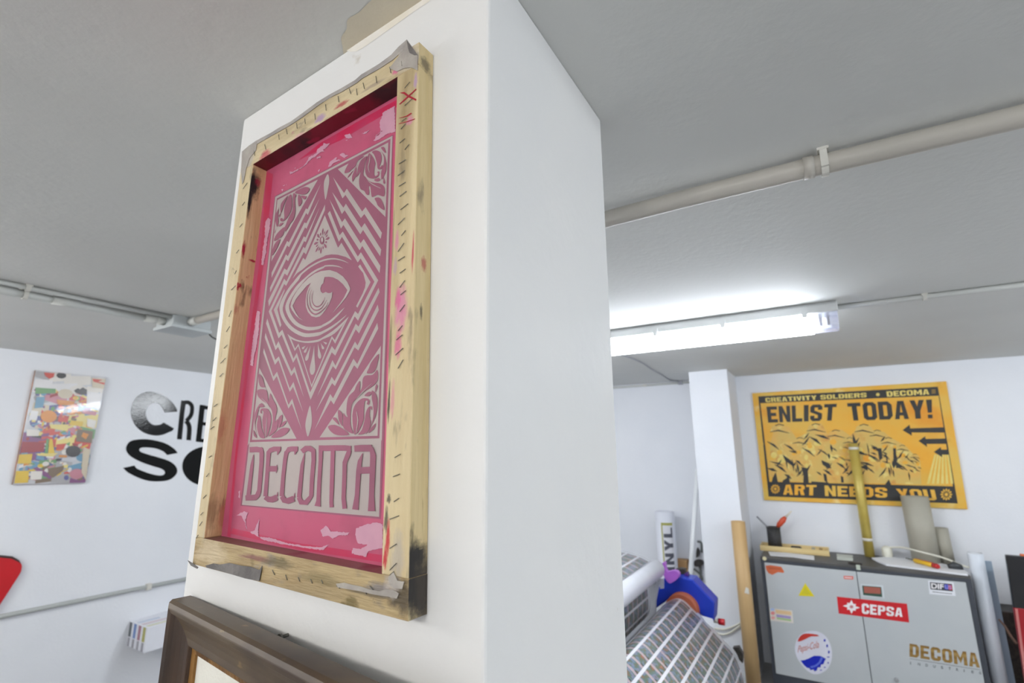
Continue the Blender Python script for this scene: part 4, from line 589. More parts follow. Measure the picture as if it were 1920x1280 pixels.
t = thing('tube_lamp', (2.62, .6, ZC), 'glowing white fluorescent batten lamp on the ceiling', 'lamp')
house = mat('lamp_housing', (206, 208, 208), (200, 202, 202), 5, rough=.5)
glow = mat('glowing_diffuser', (240, 246, 255), (240, 246, 255), 1, emit=LAMP_STRENGTH)
glow2 = mat('lamp_tube', (250, 252, 255), (250, 252, 255), 1, emit=LAMP_STRENGTH*.5)
clear = mat('clear_diffuser_end', (232, 234, 250), (214, 218, 242), 60, rough=.15, alpha=.45, coat=.5)
LY0, LY1 = -.15, 1.40
xs = lambda p, y: [(2.62+a, y, ZC-b) for a, b in p]
hp = [(-.05, 0), (-.062, .012), (-.064, .05), (.064, .05), (.062, .012), (.05, 0)]
g = G(); g.prism(xs(hp, LY0), (0, LY1-LY0, 0), house); g.build('housing', t, .004)
dp = [(-.058, .05), (-.060, .075), (-.048, .112), (-.030, .128), (.030, .128), (.048, .112), (.060, .075), (.058, .05)]
g = G(); g.prism(xs(dp, LY0+.10), (0, LY1-LY0-.10, 0), glow); g.build('diffuser', t)
g = G(); g.prism(xs([(a*.98, .05+(b-.05)*.96) for a, b in dp], LY0+.004), (0, .095, 0), clear)
o = g.build('end_cap', t); o['label'] = 'clear end of the diffuser'
for y in (-.115, -.085):
    g = G(); g.box((2.575, y, ZC-.105), (2.595, y+.012, ZC-.055), steel); g.build('contact', t)
g = G(); g.box((2.64, -.12, ZC-.105), (2.66, -.075, ZC-.055), house); g.build('lamp_holder', t)
for y in (-.02, .33, .66, 1.0):
    for sx in (-1, 1):
      g = G(); g.prism([(2.62+sx*.064, y-.015, ZC-.03), (2.62+sx*.064, y+.015, ZC-.03), (2.62+sx*.066, y+.010, ZC-.068), (2.62+sx*.066, y-.010, ZC-.068)], (sx*.008, 0, 0), house); g.build('latch', t)
t = thing('conduit_pipe', (2.665, -.5, ZC-.012), 'thin pale conduit leaving the right end of the fluorescent lamp', 'pipe')
g = G(); g.tube([(2.662, LY0+.001, ZC-.0115), (2.668, -.5, ZC-.0115), (2.70, -2.0, ZC-.0115)], .011, pvc_w, 14); g.build('pipe', t)
for y in (-.47, -1.3): clip(t, Vector((2.667+(-.47-y)*.02, y, ZC-.0115)), (0, 1, 0), .011)
# thin cable on the ceiling and conduit above the far wall
cab = mat('grey_cable', (150, 152, 160), (140, 142, 150), 10, rough=.5)
g = G(); g.tube(smooth([tuple(onz(x, y, ZC-.005)) for x, y in pxs('1120,650 1152,661 1180,670 1204,680 1222,692 1240,702 1256,712 1272,714')], 4, False), .0045, cab, 8)
tag(g.build('cable'), 'thin grey cable running over the ceiling to the far wall', 'cable')
t = thing('conduit_pipe', (4.9, 1.4, 2.32), 'thin conduit along the top of the far wall left of the pilaster', 'pipe')
g = G(); g.tube([(4.908, 2.6, 2.326), (4.908, .90, 2.330)], .0115, pvc_w, 12); g.build('pipe', t)
g = G(); g.box((4.895, 1.395, 2.316), (4.92, 1.42, 2.34), clipm); g.build('clip', t)
g = G(); g.box((4.892, 1.04, 2.312), (4.92, 1.08, 2.345), cab); g.build('cable_joint', t)

# left ceiling conduits with junction box
t = thing('conduit_pipe', (.6, 2.6, ZC-.02), 'thicker grey conduit on the left of the ceiling, ending at the junction box', 'pipe')
g = G(); g.tube([(-1.2, 2.665, ZC-.024), (1.13, 2.675, ZC-.024)], .0165, pvc_w, 16); g.build('pipe', t)
for x in (.50, .70, 1.04):
    g = G(); g.tube([(x, 2.671, ZC-.024), (x+.09, 2.671, ZC-.024)], .0195, pvc_w, 16); g.build('coupling', t)
clip(t, Vector((.615, 2.671, ZC-.024)), (1, 0, 0), .0165)
t = thing('conduit_pipe', (.6, 2.58, ZC-.01), 'thinner pale conduit beside the thicker one on the left of the ceiling', 'pipe')
g = G(); g.tube([(-1.2, 2.60, ZC-.0105), (1.14, 2.61, ZC-.0105)], .0095, pvc_w, 12); g.build('pipe', t)
clip(t, Vector((.605, 2.6076, ZC-.0105)), (1, 0, 0), .0095)
t = thing('junction_box', (1.21, 2.66, ZC), 'grey plastic junction box on the ceiling left of the pillar', 'junction box')
jb = mat('junction_grey', (196, 202, 203), (188, 194, 196), 6, rough=.5)
g = G(); g.box((1.125, 2.585, ZC-.045), (1.30, 2.755, ZC), jb); g.build('box_body', t, .003)
g = G(); g.box((1.118, 2.578, ZC-.062), (1.307, 2.762, ZC-.046), jb); g.build('box_lid', t, .003)
g = G(); g.tube([(1.09, 2.672, ZC-.024), (1.126, 2.672, ZC-.024)], .021, pvc_w, 14); g.build('gland', t)
t = thing('conduit_pipe', (1.2, 2.3, ZC-.02), 'short grey conduit running from the junction box behind the pillar', 'pipe')
g = G(); g.tube([(1.205, 2.584, ZC-.022), (1.20, 1.55, ZC-.022)], .018, pvc, 14); g.build('pipe', t)
g = G(); g.tube([(1.205, 2.583, ZC-.022), (1.205, 2.52, ZC-.022)], .021, pvc_w, 14); g.build('coupling', t)
g = G(); g.tube(smooth([(1.308, 2.62, ZC-.05), (1.33, 2.58, ZC-.085), (1.40, 2.50, ZC-.09), (1.47, 2.42, ZC-.06), (1.48, 2.40, ZC-.002)], 4, False), .004, mat('dark_wire', (70, 72, 70), rough=.5), 8)
tag(g.build('wire'), 'dark wire loop drooping from the junction box', 'wire')

# ------------------------------------------------------------------ left wall
def L_(x, y, d=.0): return ony(x, y, YL-d)
t = thing('wall_conduit', (2.0, YL, .73), 'thin grey conduit running low along the left wall', 'pipe')
g = G(); g.tube([(-1.0, YL-.014, .738), (1.2, YL-.014, .730), (3.6, YL-.014, .722)], .0145, mat('wall_conduit_grey', (178, 182, 180), (170, 174, 172), 5, rough=.5), 14); g.build('pipe', t)
g = G(); g.box((1.975, YL-.034, .708), (2.005, YL, .748), clipm); g.build('clip', t)
# black vinyl letters
vin = mat('glossy_black_vinyl', (14, 15, 16), (18, 19, 20), 6, rough=.10, bump=.13, bscale=60, bstretch=(1, 1, 2.4), spec=.3)
vin2 = mat('matt_black_vinyl', (13, 14, 15), (16, 17, 18), 6, rough=.6, spec=.15)
def letter(polys, m_, label, name='wall_letter'):
    g = G()
    for k, pl in enumerate(polys):
        P = [L_(220+x/6.4, 720+y/6.4, .003+.0004*k) for x, y in pl]; g.prism(P, (0, .0028, 0), m_)
    tag(g.build(name, loc=g.v[0]), label, 'letter', 'black letters on the left wall')
px = lambda s: pxs(s)
letter([smooth(px('715,330 712,296 660,220 560,140 440,95 340,95 250,140 190,220 165,330 185,430 240,520 330,585 440,615 530,610 620,575 680,530'), 3)[:-2]+px('680,530 555,460')+smooth(px('520,484 440,490 380,450 345,380 345,310 380,250 440,225 500,235 540,280 568,338'), 3, False)], vin, 'broad glossy black letter C high on the left wall')
letter([stroke(px('797,198 775,360 746,662'), 56), stroke(smooth(px('795,222 850,218 893,255 897,320 880,380 830,440'), 3, False), 46), stroke(smooth(px('825,440 855,480 866,540 856,672'), 3, False), 52)], vin, 'narrow black letter R right of the broad C')
letter([stroke(px('1022,250 974,686'), 62), stroke(px('1000,268 1150,296'), 42), stroke(px('990,470 1100,482'), 40), stroke(px('950,668 1140,690'), 42)], vin2, 'narrow black letter E half hidden by the pillar')
letter([smooth(px('690,780 600,720 480,680 350,660 230,665 150,690 110,750 115,810 170,870 280,930 420,980 520,1010 570,1045 560,1085 500,1095 400,1075 300,1040 230,1010'), 3, False)+px('205,975 70,1005')+smooth(px('130,1060 250,1120 380,1160 520,1165 630,1145 700,1090 720,1030 690,970 620,920 500,880 360,840 280,810 265,780 300,760 380,760 480,775 560,810'), 3, False)+px('600,850 725,825')], vin2, 'very wide black letter S under the broad C')
o1 = ell(1090, 985, 310, 240, 40); o2 = ell(1100, 985, 90, 130, 40)
letter([o1+[o1[0]]+[o2[0]]+o2[::-1]], vin2, 'wide black letter O half hidden by the pillar')
# sticker covered board
t = thing('sticker_board', (1.32, YL-.01, 1.5), 'tall narrow board covered in colourful stickers on the left wall', 'board')
bTL, bTR, bBR, bBL = L_(67, 694, .02), L_(199, 707, .02), L_(160, 905, .02), L_(24, 908, .02)
orange_e = mat('board_edge', (190, 120, 72), (120, 96, 76), 12, rough=.6)
silver = mat('board_face', (200, 200, 204), (182, 184, 190), 10, rough=.22, coat=.6)
g = G(); g.prism([bTL, bTR, bBR, bBL], (0, .0195, 0), silver, orange_e); g.build('panel', t)
PAL = [(206, 60, 50), (232, 190, 40), (236, 232, 226), (40, 40, 44), (90, 150, 190), (222, 130, 40), (120, 60, 120), (90, 150, 90), (214, 200, 176), (200, 120, 140), (150, 30, 40), (240, 220, 120), (80, 84, 150), (236, 236, 240), (170, 170, 176), (110, 90, 70)]
PAL = [tuple(int(v*.74+(168, 162, 152)[i]*.26) for i, v in enumerate(c)) for c in PAL]
SM = [mat('sticker_%s' % 'abcdefghijklmnop'[k], c, rough=.25, coat=.5) for k, c in enumerate(PAL)]
def SB(u, v, d): return (bTL*(1-u)+bTR*u)*(1-v)+(bBL*(1-u)+bBR*u)*v-Vector((0, d, 0))
nl = [0]
def stick(pl, m_):
    nl[0] += 1; gg = G(); gg.poly([SB(max(.004, min(.996, u)), max(.003, min(.997, v)), .0004+.00003*nl[0]) for u, v in pl], m_); gg.build('sticker', t)
cell = [(c, r) for r in range(10) for c in range(4)]
for c, r in cell:
    u, v = (c+.5)/4+rnd.uniform(-.06, .06), (r+.5)/10+rnd.uniform(-.02, .02); w_, h_ = rnd.uniform(.11, .2), rnd.uniform(.04, .07); m_ = SM[rnd.randrange(16)]
    if r < 2: m_ = SM[rnd.choice((2, 13, 14, 8))]
    if rnd.random() < .4: stick(ell(u, v, w_*.75, h_*.8, 12), m_)
    else:
        a = rnd.uniform(-.3, .3); ca, sa = math.cos(a), math.sin(a); stick([(u+(x*ca)*w_-y*h_*sa*.5, v+y*h_*ca+x*w_*sa*.5) for x, y in ((-1, -1), (1, -1), (1, 1), (-1, 1))], m_)
nl[0] = 100
def ub(x, y): return ((x-(235-205*(y-75)/1130))/(715-3*(y-75)/1130*3), (y-75-(60*(x-235)/715)*(1-(y-75)/1130))/1130)
for pl, k in ((ell(475, 122, 48, 32, 12), 3), (px('310,95 410,100 400,140 360,160 320,130'), 0), (px('780,140 940,150 925,255 790,240'), 8), (px('790,150 900,160 850,180 930,190 920,210 800,180'), 0), (px('230,250 420,260 420,305 230,315'), 7),
              (ell(515, 310, 75, 50, 12), 8), (px('600,275 640,250 660,262 690,240 735,265 730,310 690,320 620,300'), 3), (px('735,280 900,300 860,450 730,440'), 13), (px('800,415 880,425 870,465 805,455'), 14), (px('430,370 610,385 600,430 440,420'), 5),
              (ell(355, 540, 78, 62, 14), 5), (px('570,580 700,590 690,640 560,625'), 1), (px('450,540 550,550 540,600 440,590'), 0), (px('640,665 805,690 795,810 625,790'), 15), (px('700,700 760,720 730,770 680,740'), 5), (px('150,670 270,675 260,735 150,735'), 2),
              (px('110,790 320,795 310,890 95,900'), 10), (px('335,765 360,765 345,910 320,910'), 7), (px('365,765 390,765 415,910 350,910'), 1), (px('230,910 450,905 400,940 280,930'), 11), (ell(600, 890, 78, 58, 14), 3), (px('75,915 205,910 190,1005 65,1005'), 1), (px('45,1075 175,1072 165,1190 40,1195'), 1),
              (px('205,1050 250,1040 400,1130 370,1160 300,1120'), 6), (px('190,1080 300,1080 290,1160 185,1165'), 2), (px('350,1060 510,1030 500,1080 400,1150 360,1120'), 15), (ell(640, 1115, 75, 52, 14), 9), (ell(535, 1150, 25, 25, 10), 12), (px('190,480 260,490 240,580 170,570'), 13), (px('240,345 320,340 300,450 220,460'), 4),
              (px('740,560 840,580 820,660 740,640'), 2), (px('690,475 840,490 830,530 690,510'), 9), (px('360,620 550,620 540,690 380,660'), 11), (px('430,820 530,810 500,870 430,875'), 0), (px('700,880 780,870 740,1180 690,1100'), 8)):
    stick([ub(x, y) for x, y in pl], SM[k])
g = G()
for k in range(230):
    u, v, m_ = rnd.uniform(.04, .96), rnd.uniform(.16, .975), SM[rnd.randrange(16)]; w_, h_ = rnd.uniform(.02, .065), rnd.uniform(.005, .016); a = rnd.uniform(-.8, .8)
    pl = [(u+x*w_, v+y*h_+x*a*.02) for x, y in ((-1, -1), (1, -1), (1, 1), (-1, 1))] if k % 3 else ell(u, v, w_*.8, h_*1.6, 9)
    g.poly([SB(max(.004, min(.996, x)), max(.003, min(.997, y)), .0018+.000005*k) for x, y in pl], m_)
o = g.build('sticker_scraps', t); o['kind'] = 'stuff'
# red panel at the picture's left edge
red = mat('red_panel', (196, 16, 28), (188, 14, 26), 5, rough=.4)
t = thing('red_sign', (1.0, YL-.2, .8), 'red panel with a rounded corner at the left edge of the photo', 'sign')
rp_ = [(-95, 1030)]+pxs('0,1042 22,1044')+smooth(pxs('28,1046 37,1052 41,1060 40,1070 36,1078'), 3, False)+pxs('18,1106 -12,1152 -70,1240 -190,1225')
g = G(); g.prism([ony(x, y, YL-.03) for x, y in rp_], (0, .02, 0), red); g.build('panel', t, .003)
g = G(); g.tube([ony(-60, 1120, YL-.03), ony(-60, 1120, YL)], .012, steel, 10); g.build('wall_fixing', t)
g = G(); g.prism([ony(x, y, YL-.031) for x, y in pxs('-40,1037 24,1043 36,1050 40,1058 36,1054 22,1047 -40,1041')], (0, .021, 0), mat('dark_edge', (60, 40, 40), rough=.5)); o = g.build('edge_strip', t); o['label'] = 'dark strip along the top edge'
# four ink cartridges in a row
inkw = mat('carton_white', (226, 228, 236), (220, 222, 230), 6, rough=.5); XI = 1.80; XI *= (YL-.003)/onx(243, 1164, XI).y
yb = [onx(x, y, XI) for x, y in pxs('243,1164 277,1176 271,1225')]
ya, yc = yb[0].y, yb[1].y; zt = (yb[0].z+yb[1].z)/2; zb = yb[2].z
wY = (ya-yc)/4
for k, (nm, c, lab) in enumerate((('black', (84, 90, 96), 'white ink cartridge with a dark grey end label, nearest the left wall'), ('cyan', (104, 134, 190), 'white ink cartridge with a blue end label'), ('magenta', (158, 108, 126), 'white ink cartridge with a dull red end label'), ('yellow', (168, 166, 88), 'white ink cartridge with an olive yellow end label, farthest from the left wall'))):
    y1 = ya-k*wY; y0 = y1-wY*.96
    t = thing('ink_cartridge', (XI+.2, (y0+y1)/2, zb), lab, 'ink cartridge', 'ink cartridges in a row under the conduit')
    g = G(); g.box((XI, y0, zb), (XI+.40, y1, zt), inkw); g.build('case', t, .003)
    g = G(); hh = zt-zb
    lm = mat('label_'+nm, c, rough=.4)
    g.box((XI-.001, y0+wY*.28, zb+hh*.40), (XI+.0005, y1-wY*.16, zt-hh*.03), lm); g.build('end_label', t)
    g = G(); g.box((XI-.001, y0+wY*.34, zb+hh*.02), (XI+.0005, y1-wY*.2, zb+hh*.36), mat('label_grey', (150, 150, 160), rough=.4)); g.build('end_grip', t)
    if k: 
        g = G(); g.box((XI+.01, y0+wY*.2, zt-.0005), (XI+.13+.02*k, y1-wY*.2, zt+.0008), mat('tint_'+nm, tuple(int(v*.3+235*.7) for v in c), rough=.5)); g.build('top_label', t)
# ------------------------------------------------------------------ yellow poster board on the right wall
K = (1390, 690); KS = 4.267
def bq(x, y, d): return onx(K[0]+x/KS, K[1]+y/KS, 4.90-d)
t = thing('poster_board', (4.91, -.22, 1.75), 'large yellow and black painted poster board with marching soldiers and arrows above the cabinet', 'poster')
ply = mat('yellow_ply', (222, 186, 84), (228, 170, 52), 5, rough=.55, spots=(((236, 212, 140), 7, .58, .72, (1, 1, 1)), ((206, 150, 40), 6, .6, .75, (1, 1, 1))))
org = mat('poster_orange', (232, 168, 44), (222, 178, 72), 3.5, rough=.55, spots=(((224, 148, 30), 4, .55, .7, (1, .5, 1)),))
blk = mat('poster_black', (40, 40, 40), (48, 46, 42), 6, rough=.55)
kha = mat('poster_khaki', (206, 178, 96), (220, 172, 84), 9, rough=.55, spots=(((224, 204, 120), 14, .58, .66, (1, 1, 1)), ((206, 150, 70), 10, .6, .7, (1, 1, 1))))
pal = mat('poster_pale_yellow', (228, 208, 120), (220, 196, 100), 9, rough=.55)
g = G(); g.prism([bq(85, 200, 0), bq(1640, 104, 0), bq(1812, 1130, 0), bq(182, 1055, 0)], (.0195, 0, 0), ply); g.build('board', t, .003)
g = G()
def pk(s, d, m_, smo=0):
    P = pxs(s) if isinstance(s, str) else s
    if smo: P = smooth(P, smo)
    nk[0] += 1; g.poly([bq(x, y, d+.000006*nk[0]) for x, y in P], m_)
E1, E2, E3, E4, E5 = .0006, .0011, .0020, .0030, .0042; nk = [0]
pk('135,226 1572,148 1732,1082 218,1026', E1, blk)
pk('152,280 1578,220 1692,945 225,908', E2, org)
for k in range(6):
    a = 1470+k*42; pk([(1545+k*20, 690), (1560+k*20, 690), (a+36-k*4, 925), (a+14-k*4, 925)], E3, pal)
pk('120,520 160,520 178,612 150,620', E2, ply)
put_block(g, 'CREATIVITY SOLDIERS', bq(190, 238, E3), bq(1000, 196, E3), bq(196, 272, E3), pal, BR=bq(1002, 232, E3))
pk(ell(1092, 211, 15, 13, 12), E3, pal)
put_block(g, 'DECOMA', bq(1160, 186, E3), bq(1500, 168, E3), bq(1166, 228, E3), pal, BR=bq(1504, 210, E3))
for k in range(3): pk([(1522, 174+k*12), (1554, 172+k*12), (1555, 175+k*12), (1523, 177+k*12)], E3, ply)
put_block(g, 'ENLIST', bq(200, 308, E3), bq(764, 284, E3), bq(215, 436, E3), blk, BR=bq(752, 418, E3))
put_block(g, 'TODAY!', bq(846, 280, E3), bq(1524, 250, E3), bq(866, 420, E3), blk, BR=bq(1536, 400, E3))
for s_ in ('1290,496 1345,452 1352,482 1622,472 1630,515 1362,514 1365,540', '1418,582 1470,545 1475,566 1642,562 1650,605 1482,606 1487,630', '1540,670 1595,632 1600,652 1658,650 1664,692 1605,692 1608,712'): pk(s_, E3, blk)
put_block(g, 'ART', bq(335, 930, E3), bq(602, 934, E3), bq(335, 1012, E3), org, BR=bq(600, 1018, E3))
put_block(g, 'NEEDS', bq(665, 938, E3), bq(1165, 956, E3), bq(670, 1022, E3), org, BR=bq(1168, 1036, E3))
put_block(g, 'YOU', bq(1235, 964, E3), bq(1545, 972, E3), bq(1262, 1048, E3), org, BR=bq(1565, 1058, E3))
for cx, cy, r in ((272, 966, 40), (1640, 1010, 50)):
    for q in range(12):
        a = q*math.pi/6; c_, s_ = math.cos(a), math.sin(a)
        pk([(cx+c_*r*.35-s_*r*.05, cy+s_*r*.35+c_*r*.05), (cx+c_*r*.75-s_*r*.17, cy+s_*r*.75+c_*r*.17), (cx+c_*r, cy+s_*r), (cx+c_*r*.75+s_*r*.17, cy+s_*r*.75-c_*r*.17)], E3, org)
    pk(ell(cx, cy, r*.28, r*.28, 12), E3, org)
# the marching crowd: pale silhouettes with black shading
sold = [(310, 455, 1.25), (470, 560, .95), (600, 450, 1.2), (760, 500, 1.1), (870, 560, .9), (985, 455, 1.25), (1090, 500, 1.0), (1180, 560, .95), (1290, 620, .8), (1390, 690, .6)]
pk('225,860 232,600 260,500 300,450 380,470 440,560 520,520 560,450 640,440 700,540 740,500 800,490 870,540 940,480 1000,450 1060,500 1140,510 1200,560 1300,610 1380,690 1430,740 1440,930 1200,925 900,918 600,912 300,905', E3, kha)
for q, (hx, hy, s) in enumerate(sold):
    w_ = 62*s; by = 905+hx*.02
    pk([(hx-w_, hy+40*s), (hx-w_*.8, hy+8*s), (hx, hy-8*s), (hx+w_*.7, hy+12*s), (hx+w_*.95, hy+46*s), (hx+w_*.2, hy+34*s)], E4, kha)
    pk(stroke([(hx-w_*1.05, hy+44*s), (hx-w_*.2, hy+34*s), (hx+w_, hy+52*s)], [3, 9*s, 3]), E5, blk)
    pk(stroke([(hx-w_*.5, hy+4*s), (hx-w_*.1, hy-6*s), (hx+w_*.4, hy+2*s)], 5*s), E5, blk)
    for z in range(9):
        x = hx+rnd.uniform(-1, 1)*w_*1.1; y = hy+rnd.uniform(60, 330)*s*1.0; y = min(y, by-10); a = rnd.choice((.6, .6, -.9, 1.4, .3)); l = rnd.uniform(20, 62)*s
        pk(stroke([(x-math.cos(a)*l, y-math.sin(a)*l*.8), (x, y), (x+math.cos(a)*l*.8, min(y+math.sin(a)*l, by))], [2, rnd.uniform(8, 20)*s, 2]), E5, blk)
    for z in range(4):
        x = hx+rnd.uniform(-1, 1)*w_; y = hy+rnd.uniform(80, 240)*s
        pk(ell(x, min(y, by-20), rnd.uniform(14, 30)*s, rnd.uniform(14, 26)*s, 10), E4, pal if z % 2 else org)
for s_ in ('480,790 530,800 540,930 495,930 498,860', '250,880 275,830 290,900 300,930 240,930', '330,900 360,880 380,850 390,930 330,935', '560,905 700,915 690,935 560,930', '655,840 680,850 690,920 665,900', '795,860 815,870 820,915 800,915', '950,790 1005,770 1012,820', '1150,930 1180,890 1200,935', '1230,740 1300,790 1240,800', '1215,640 1235,640 1245,760 1220,800', '640,735 700,760 720,800 690,800 650,770', '330,690 400,740 420,790 350,740', '1090,640 1120,640 1130,720 1105,740'): pk(s_, E5, blk)
g.build('painted_face', t)

# ------------------------------------------------------------------ metal cabinet
XC, ZT = 4.45, .897
dark = mat('cabinet_dark_grey', (66, 70, 78), (60, 64, 72), 5, rough=.45)
dtop = mat('cabinet_top_grey', (84, 82, 80), (74, 73, 72), 5, rough=.5)
door_m = mat('cabinet_door_grey', (190, 194, 196), (184, 189, 192), 3, rough=.42, metal=.1)
def cq(x, y, d=0.): return onx(x, y, XC-.006-d)
def c7(x, y, d=0.): return cq(1380+x/3.556, 960+y/3.556, d)
def cD(x, y, d=0.): return cq(1420+x/5.332, 1040+y/5.332, d)
def cE(x, y, d=0.): return cq(1620+x/5.333, 1040+y/5.333, d)
CY1, CY0 = .470, -.748
cb = thing('metal_cabinet', (4.68, -.14, 0), 'grey two-door metal cabinet with dark frame and many stickers on its doors', 'cabinet')
yl, yg, yr = cq(1433, 1055).y, cq(1605.5, 1072).y, cq(1811, 1092).y
zd = (cq(1433, 1055).z+cq(1810, 1091).z)/2
g = G(); g.box((XC+.012, CY0, .05), (4.915, CY1, ZT-.02), dark)
g.box((XC, CY0, zd+.002), (XC+.03, CY1, ZT-.004), dark); g.box((XC, CY0, .02), (XC+.03, CY1, .10), dark)
g.box((XC, yl+.003, .1), (XC+.03, CY1, zd+.002), dark); g.box((XC, CY0, .1), (XC+.03, yr-.003, zd+.002), dark)
g.build('carcass', cb)
g = G(); g.box((XC-.002, CY0, ZT-.02), (4.915, CY1, ZT), dtop); g.build('top_panel', cb, .003)
for y in (CY0+.05, CY1-.05):
    for x in (XC+.05, 4.87):
        g = G(); g.tube([(x, y, 0), (x, y, .055)], .025, dark, 12); g.build('foot', cb)
g = G(); g.box((XC-.006, yg+.002, .102), (XC+.01, yl, zd), door_m); dl = g.build('door', cb, .002)
g = G(); g.box((XC-.006, yr, .102), (XC+.01, yg-.002, zd), door_m); dr = g.build('door', cb, .002)
chrome = mat('chrome', (214, 216, 220), rough=.2, metal=.9)
p = cE(325, 1245); g = G(); g.tube([p, p-Vector((.014, 0, 0))], .012, chrome, 16); g.box((p.x-.02, p.y-.002, p.z-.008), (p.x-.013, p.y+.002, p.z+.008), chrome); o = g.build('lock', dr); o['label'] = 'chrome lock'
def sticker(name, parent, parts, label):
    g = G()
    for f, s_, d, m_ in parts: g.poly([f(x, y, d) for x, y in (pxs(s_) if isinstance(s_, str) else s_)], m_)
    o = g.build(name, parent); o['label'] = label; return o
S1, S2, S3, S4 = .0006, .0012, .0018, .0024
c = lambda n, v: mat('cabinet_print_'+n, v, rough=.4)
sticker('sticker', dl, [(cD, '80,108 130,102 238,118 268,165 262,180 205,172 150,200 112,182 90,150', S1, c('orange', (206, 104, 64))), (cD, '100,120 225,134 245,150 120,140', S2, c('rust', (186, 88, 56)))], 'orange lettering-shaped sticker')
sticker('sticker', dl, [(cD, '862,208 960,214 958,246 866,240', S1, c('salmon', (220, 100, 84))), (cD, '872,220 948,226 947,234 874,229', S2, c('white', (228, 226, 226)))], 'small red sticker')
sticker('sticker', dl, [(cD, '478,280 572,416 410,408', S1, c('yellow', (222, 206, 30))), (cD, '478,318 535,398 438,392', S2, c('olive', (206, 194, 40)))], 'yellow triangle sticker')
sticker('sticker', dl, [(cD, '120,530 350,556 362,682 130,656', S1, c('cream', (222, 214, 206))), (cD, '180,545 338,566 342,602 186,584', S2, c('peach', (228, 196, 150))), (cD, '190,594 334,614 336,640 192,620', S2, c('lilac', (164, 148, 196))), (cD, '194,622 336,642 338,664 196,642', S2, c('lime', (168, 198, 140))),
                       (cD, ell(155, 582, 22, 18, 10), S2, c('rose', (226, 140, 140))), (cD, ell(157, 628, 20, 16, 10), S2, c('blush', (230, 164, 160))), (cD, ell(150, 545, 24, 14, 10), S2, c('sky', (172, 192, 226)))], 'faded striped sticker')
cc = lambda x, y, d: cq(1480+x/11.64, 1170+y/11.64, d)
capw = c('capwhite', (222, 222, 234)); capr = c('capred', (204, 56, 44)); capb = c('capblue', (14, 36, 180))
o = sticker('sticker', dl, [(cD, smooth(pxs('375,930 390,860 430,800 500,765 590,762 670,800 720,870 745,960 740,1060 700,1140 630,1185 560,1190 490,1150 430,1080 390,1010'), 3), S1, capw),
    (cc, smooth(pxs('180,375 230,270 310,210 420,200 600,225 640,260 480,265 380,310 280,355'), 2), S2, capr), (cc, '245,790 330,780 430,740 540,685 680,690 800,752 770,800 745,870 690,880 680,940 620,940 600,1005 550,1030 530,985 460,1000 440,960 380,945 310,880', S2, capb),
    (cc, '690,715 738,728 690,835 600,915 480,958 450,918 560,890 640,825', S3, c('capsky', (92, 112, 214)))]+[(cc, ell(x, y, rx, ry, 8), S2, capb) for x, y, rx, ry in ((770, 350, 22, 30), (825, 470, 20, 36), (862, 605, 20, 36), (850, 715, 34, 12), (848, 840, 14, 22), (772, 940, 24, 12), (690, 1000, 24, 12))], 'round red, white and blue bottle-cap sticker')
g = G(); put_text(g, 'Pepsi-Cola', cc(190, 470, S3), cc(640, 352, S3), cc(180, 660, S3), c('capscript', (206, 128, 116)), .004, .25, BR=cc(650, 560, S3)); g.build('lettering', o)
g = G(); g.poly([c7(x, y, S1) for x, y in pxs('672,562 1140,610 1155,735 685,675')], c('red', (206, 28, 38))); bn = g.build('banner_sticker', dr); bn['label'] = 'red sticker banner with white lettering'
g = G(); wh = c('bannerwhite', (240, 236, 238)); put_block(g, 'CEPSA', c7(838, 606, S2), c7(1112, 640, S2), c7(840, 676, S2), wh, BR=c7(1110, 698, S2)); g.build('lettering', bn)
g = G(); sp = []
for k in range(16):
    a = k*math.pi/8; r = (1.0 if k % 4 == 0 else .52 if k % 2 else .72); sp.append((770+math.cos(a)*58*r, 630+math.sin(a)*46*r+math.cos(a)*6))
g.poly([c7(x, y, S2) for x, y in smooth(sp, 2)], wh); g.poly([c7(x, y, S3) for x, y in ell(770, 630, 13, 11, 10)], c('logo_grey', (206, 130, 134))); g.build('emblem', bn)
sticker('sticker', dr, [(c7, '830,478 980,488 992,575 840,560', S1, c('palegrey', (206, 212, 216))), (c7, '840,488 968,498 976,566 848,552', S2, c('green', (52, 84, 70))), (c7, '850,494 962,503 966,545 856,538', S3, c('brick', (166, 92, 78)))], 'framed red and green sticker')
o = sticker('sticker', dr, [(c7, '1280,455 1450,468 1465,558 1290,545', S1, c('stickerwhite', (228, 230, 236))), (c7, '1292,465 1440,478 1446,528 1297,514', S2, c('ink', (58, 60, 66))), (c7, '1388,480 1414,482 1418,516 1391,513', S3, c('blue', (76, 84, 186))), (c7, '1414,484 1438,486 1442,518 1418,516', S3, c('scarlet', (214, 66, 60))), (c7, '1310,528 1440,542 1440,546 1310,532', S2, c('ink', (58, 60, 66)))], 'white sticker with black, blue and red lettering')
g = G(); put_text(g, 'DIF', c7(1300, 472, S3), c7(1384, 480, S3), c7(1303, 508, S3), wh, .03, BR=c7(1386, 514, S3)); put_text(g, 'US', c7(1392, 484, S4), c7(1436, 488, S4), c7(1394, 510, S4), c('faint', (150, 150, 214)), .02); g.build('lettering', o)
gold = mat('gold_vinyl', (172, 140, 82), (132, 98, 42), 34, (.01, .01, 1), rough=.35, metal=.25, detail=0)
g = G(); put_block(g, 'DECOMA', cE(455, 886, S1), cE(1140, 984, S1), cE(455, 1016, S1), gold, BR=cE(1160, 1128, S1)); g.build('gold_lettering', dr)
g = G(); dk = c('slate', (96, 98, 104)); g.poly([cE(x, y, S1) for x, y in pxs('458,1034 1166,1148 1166,1152 458,1038')], dk)
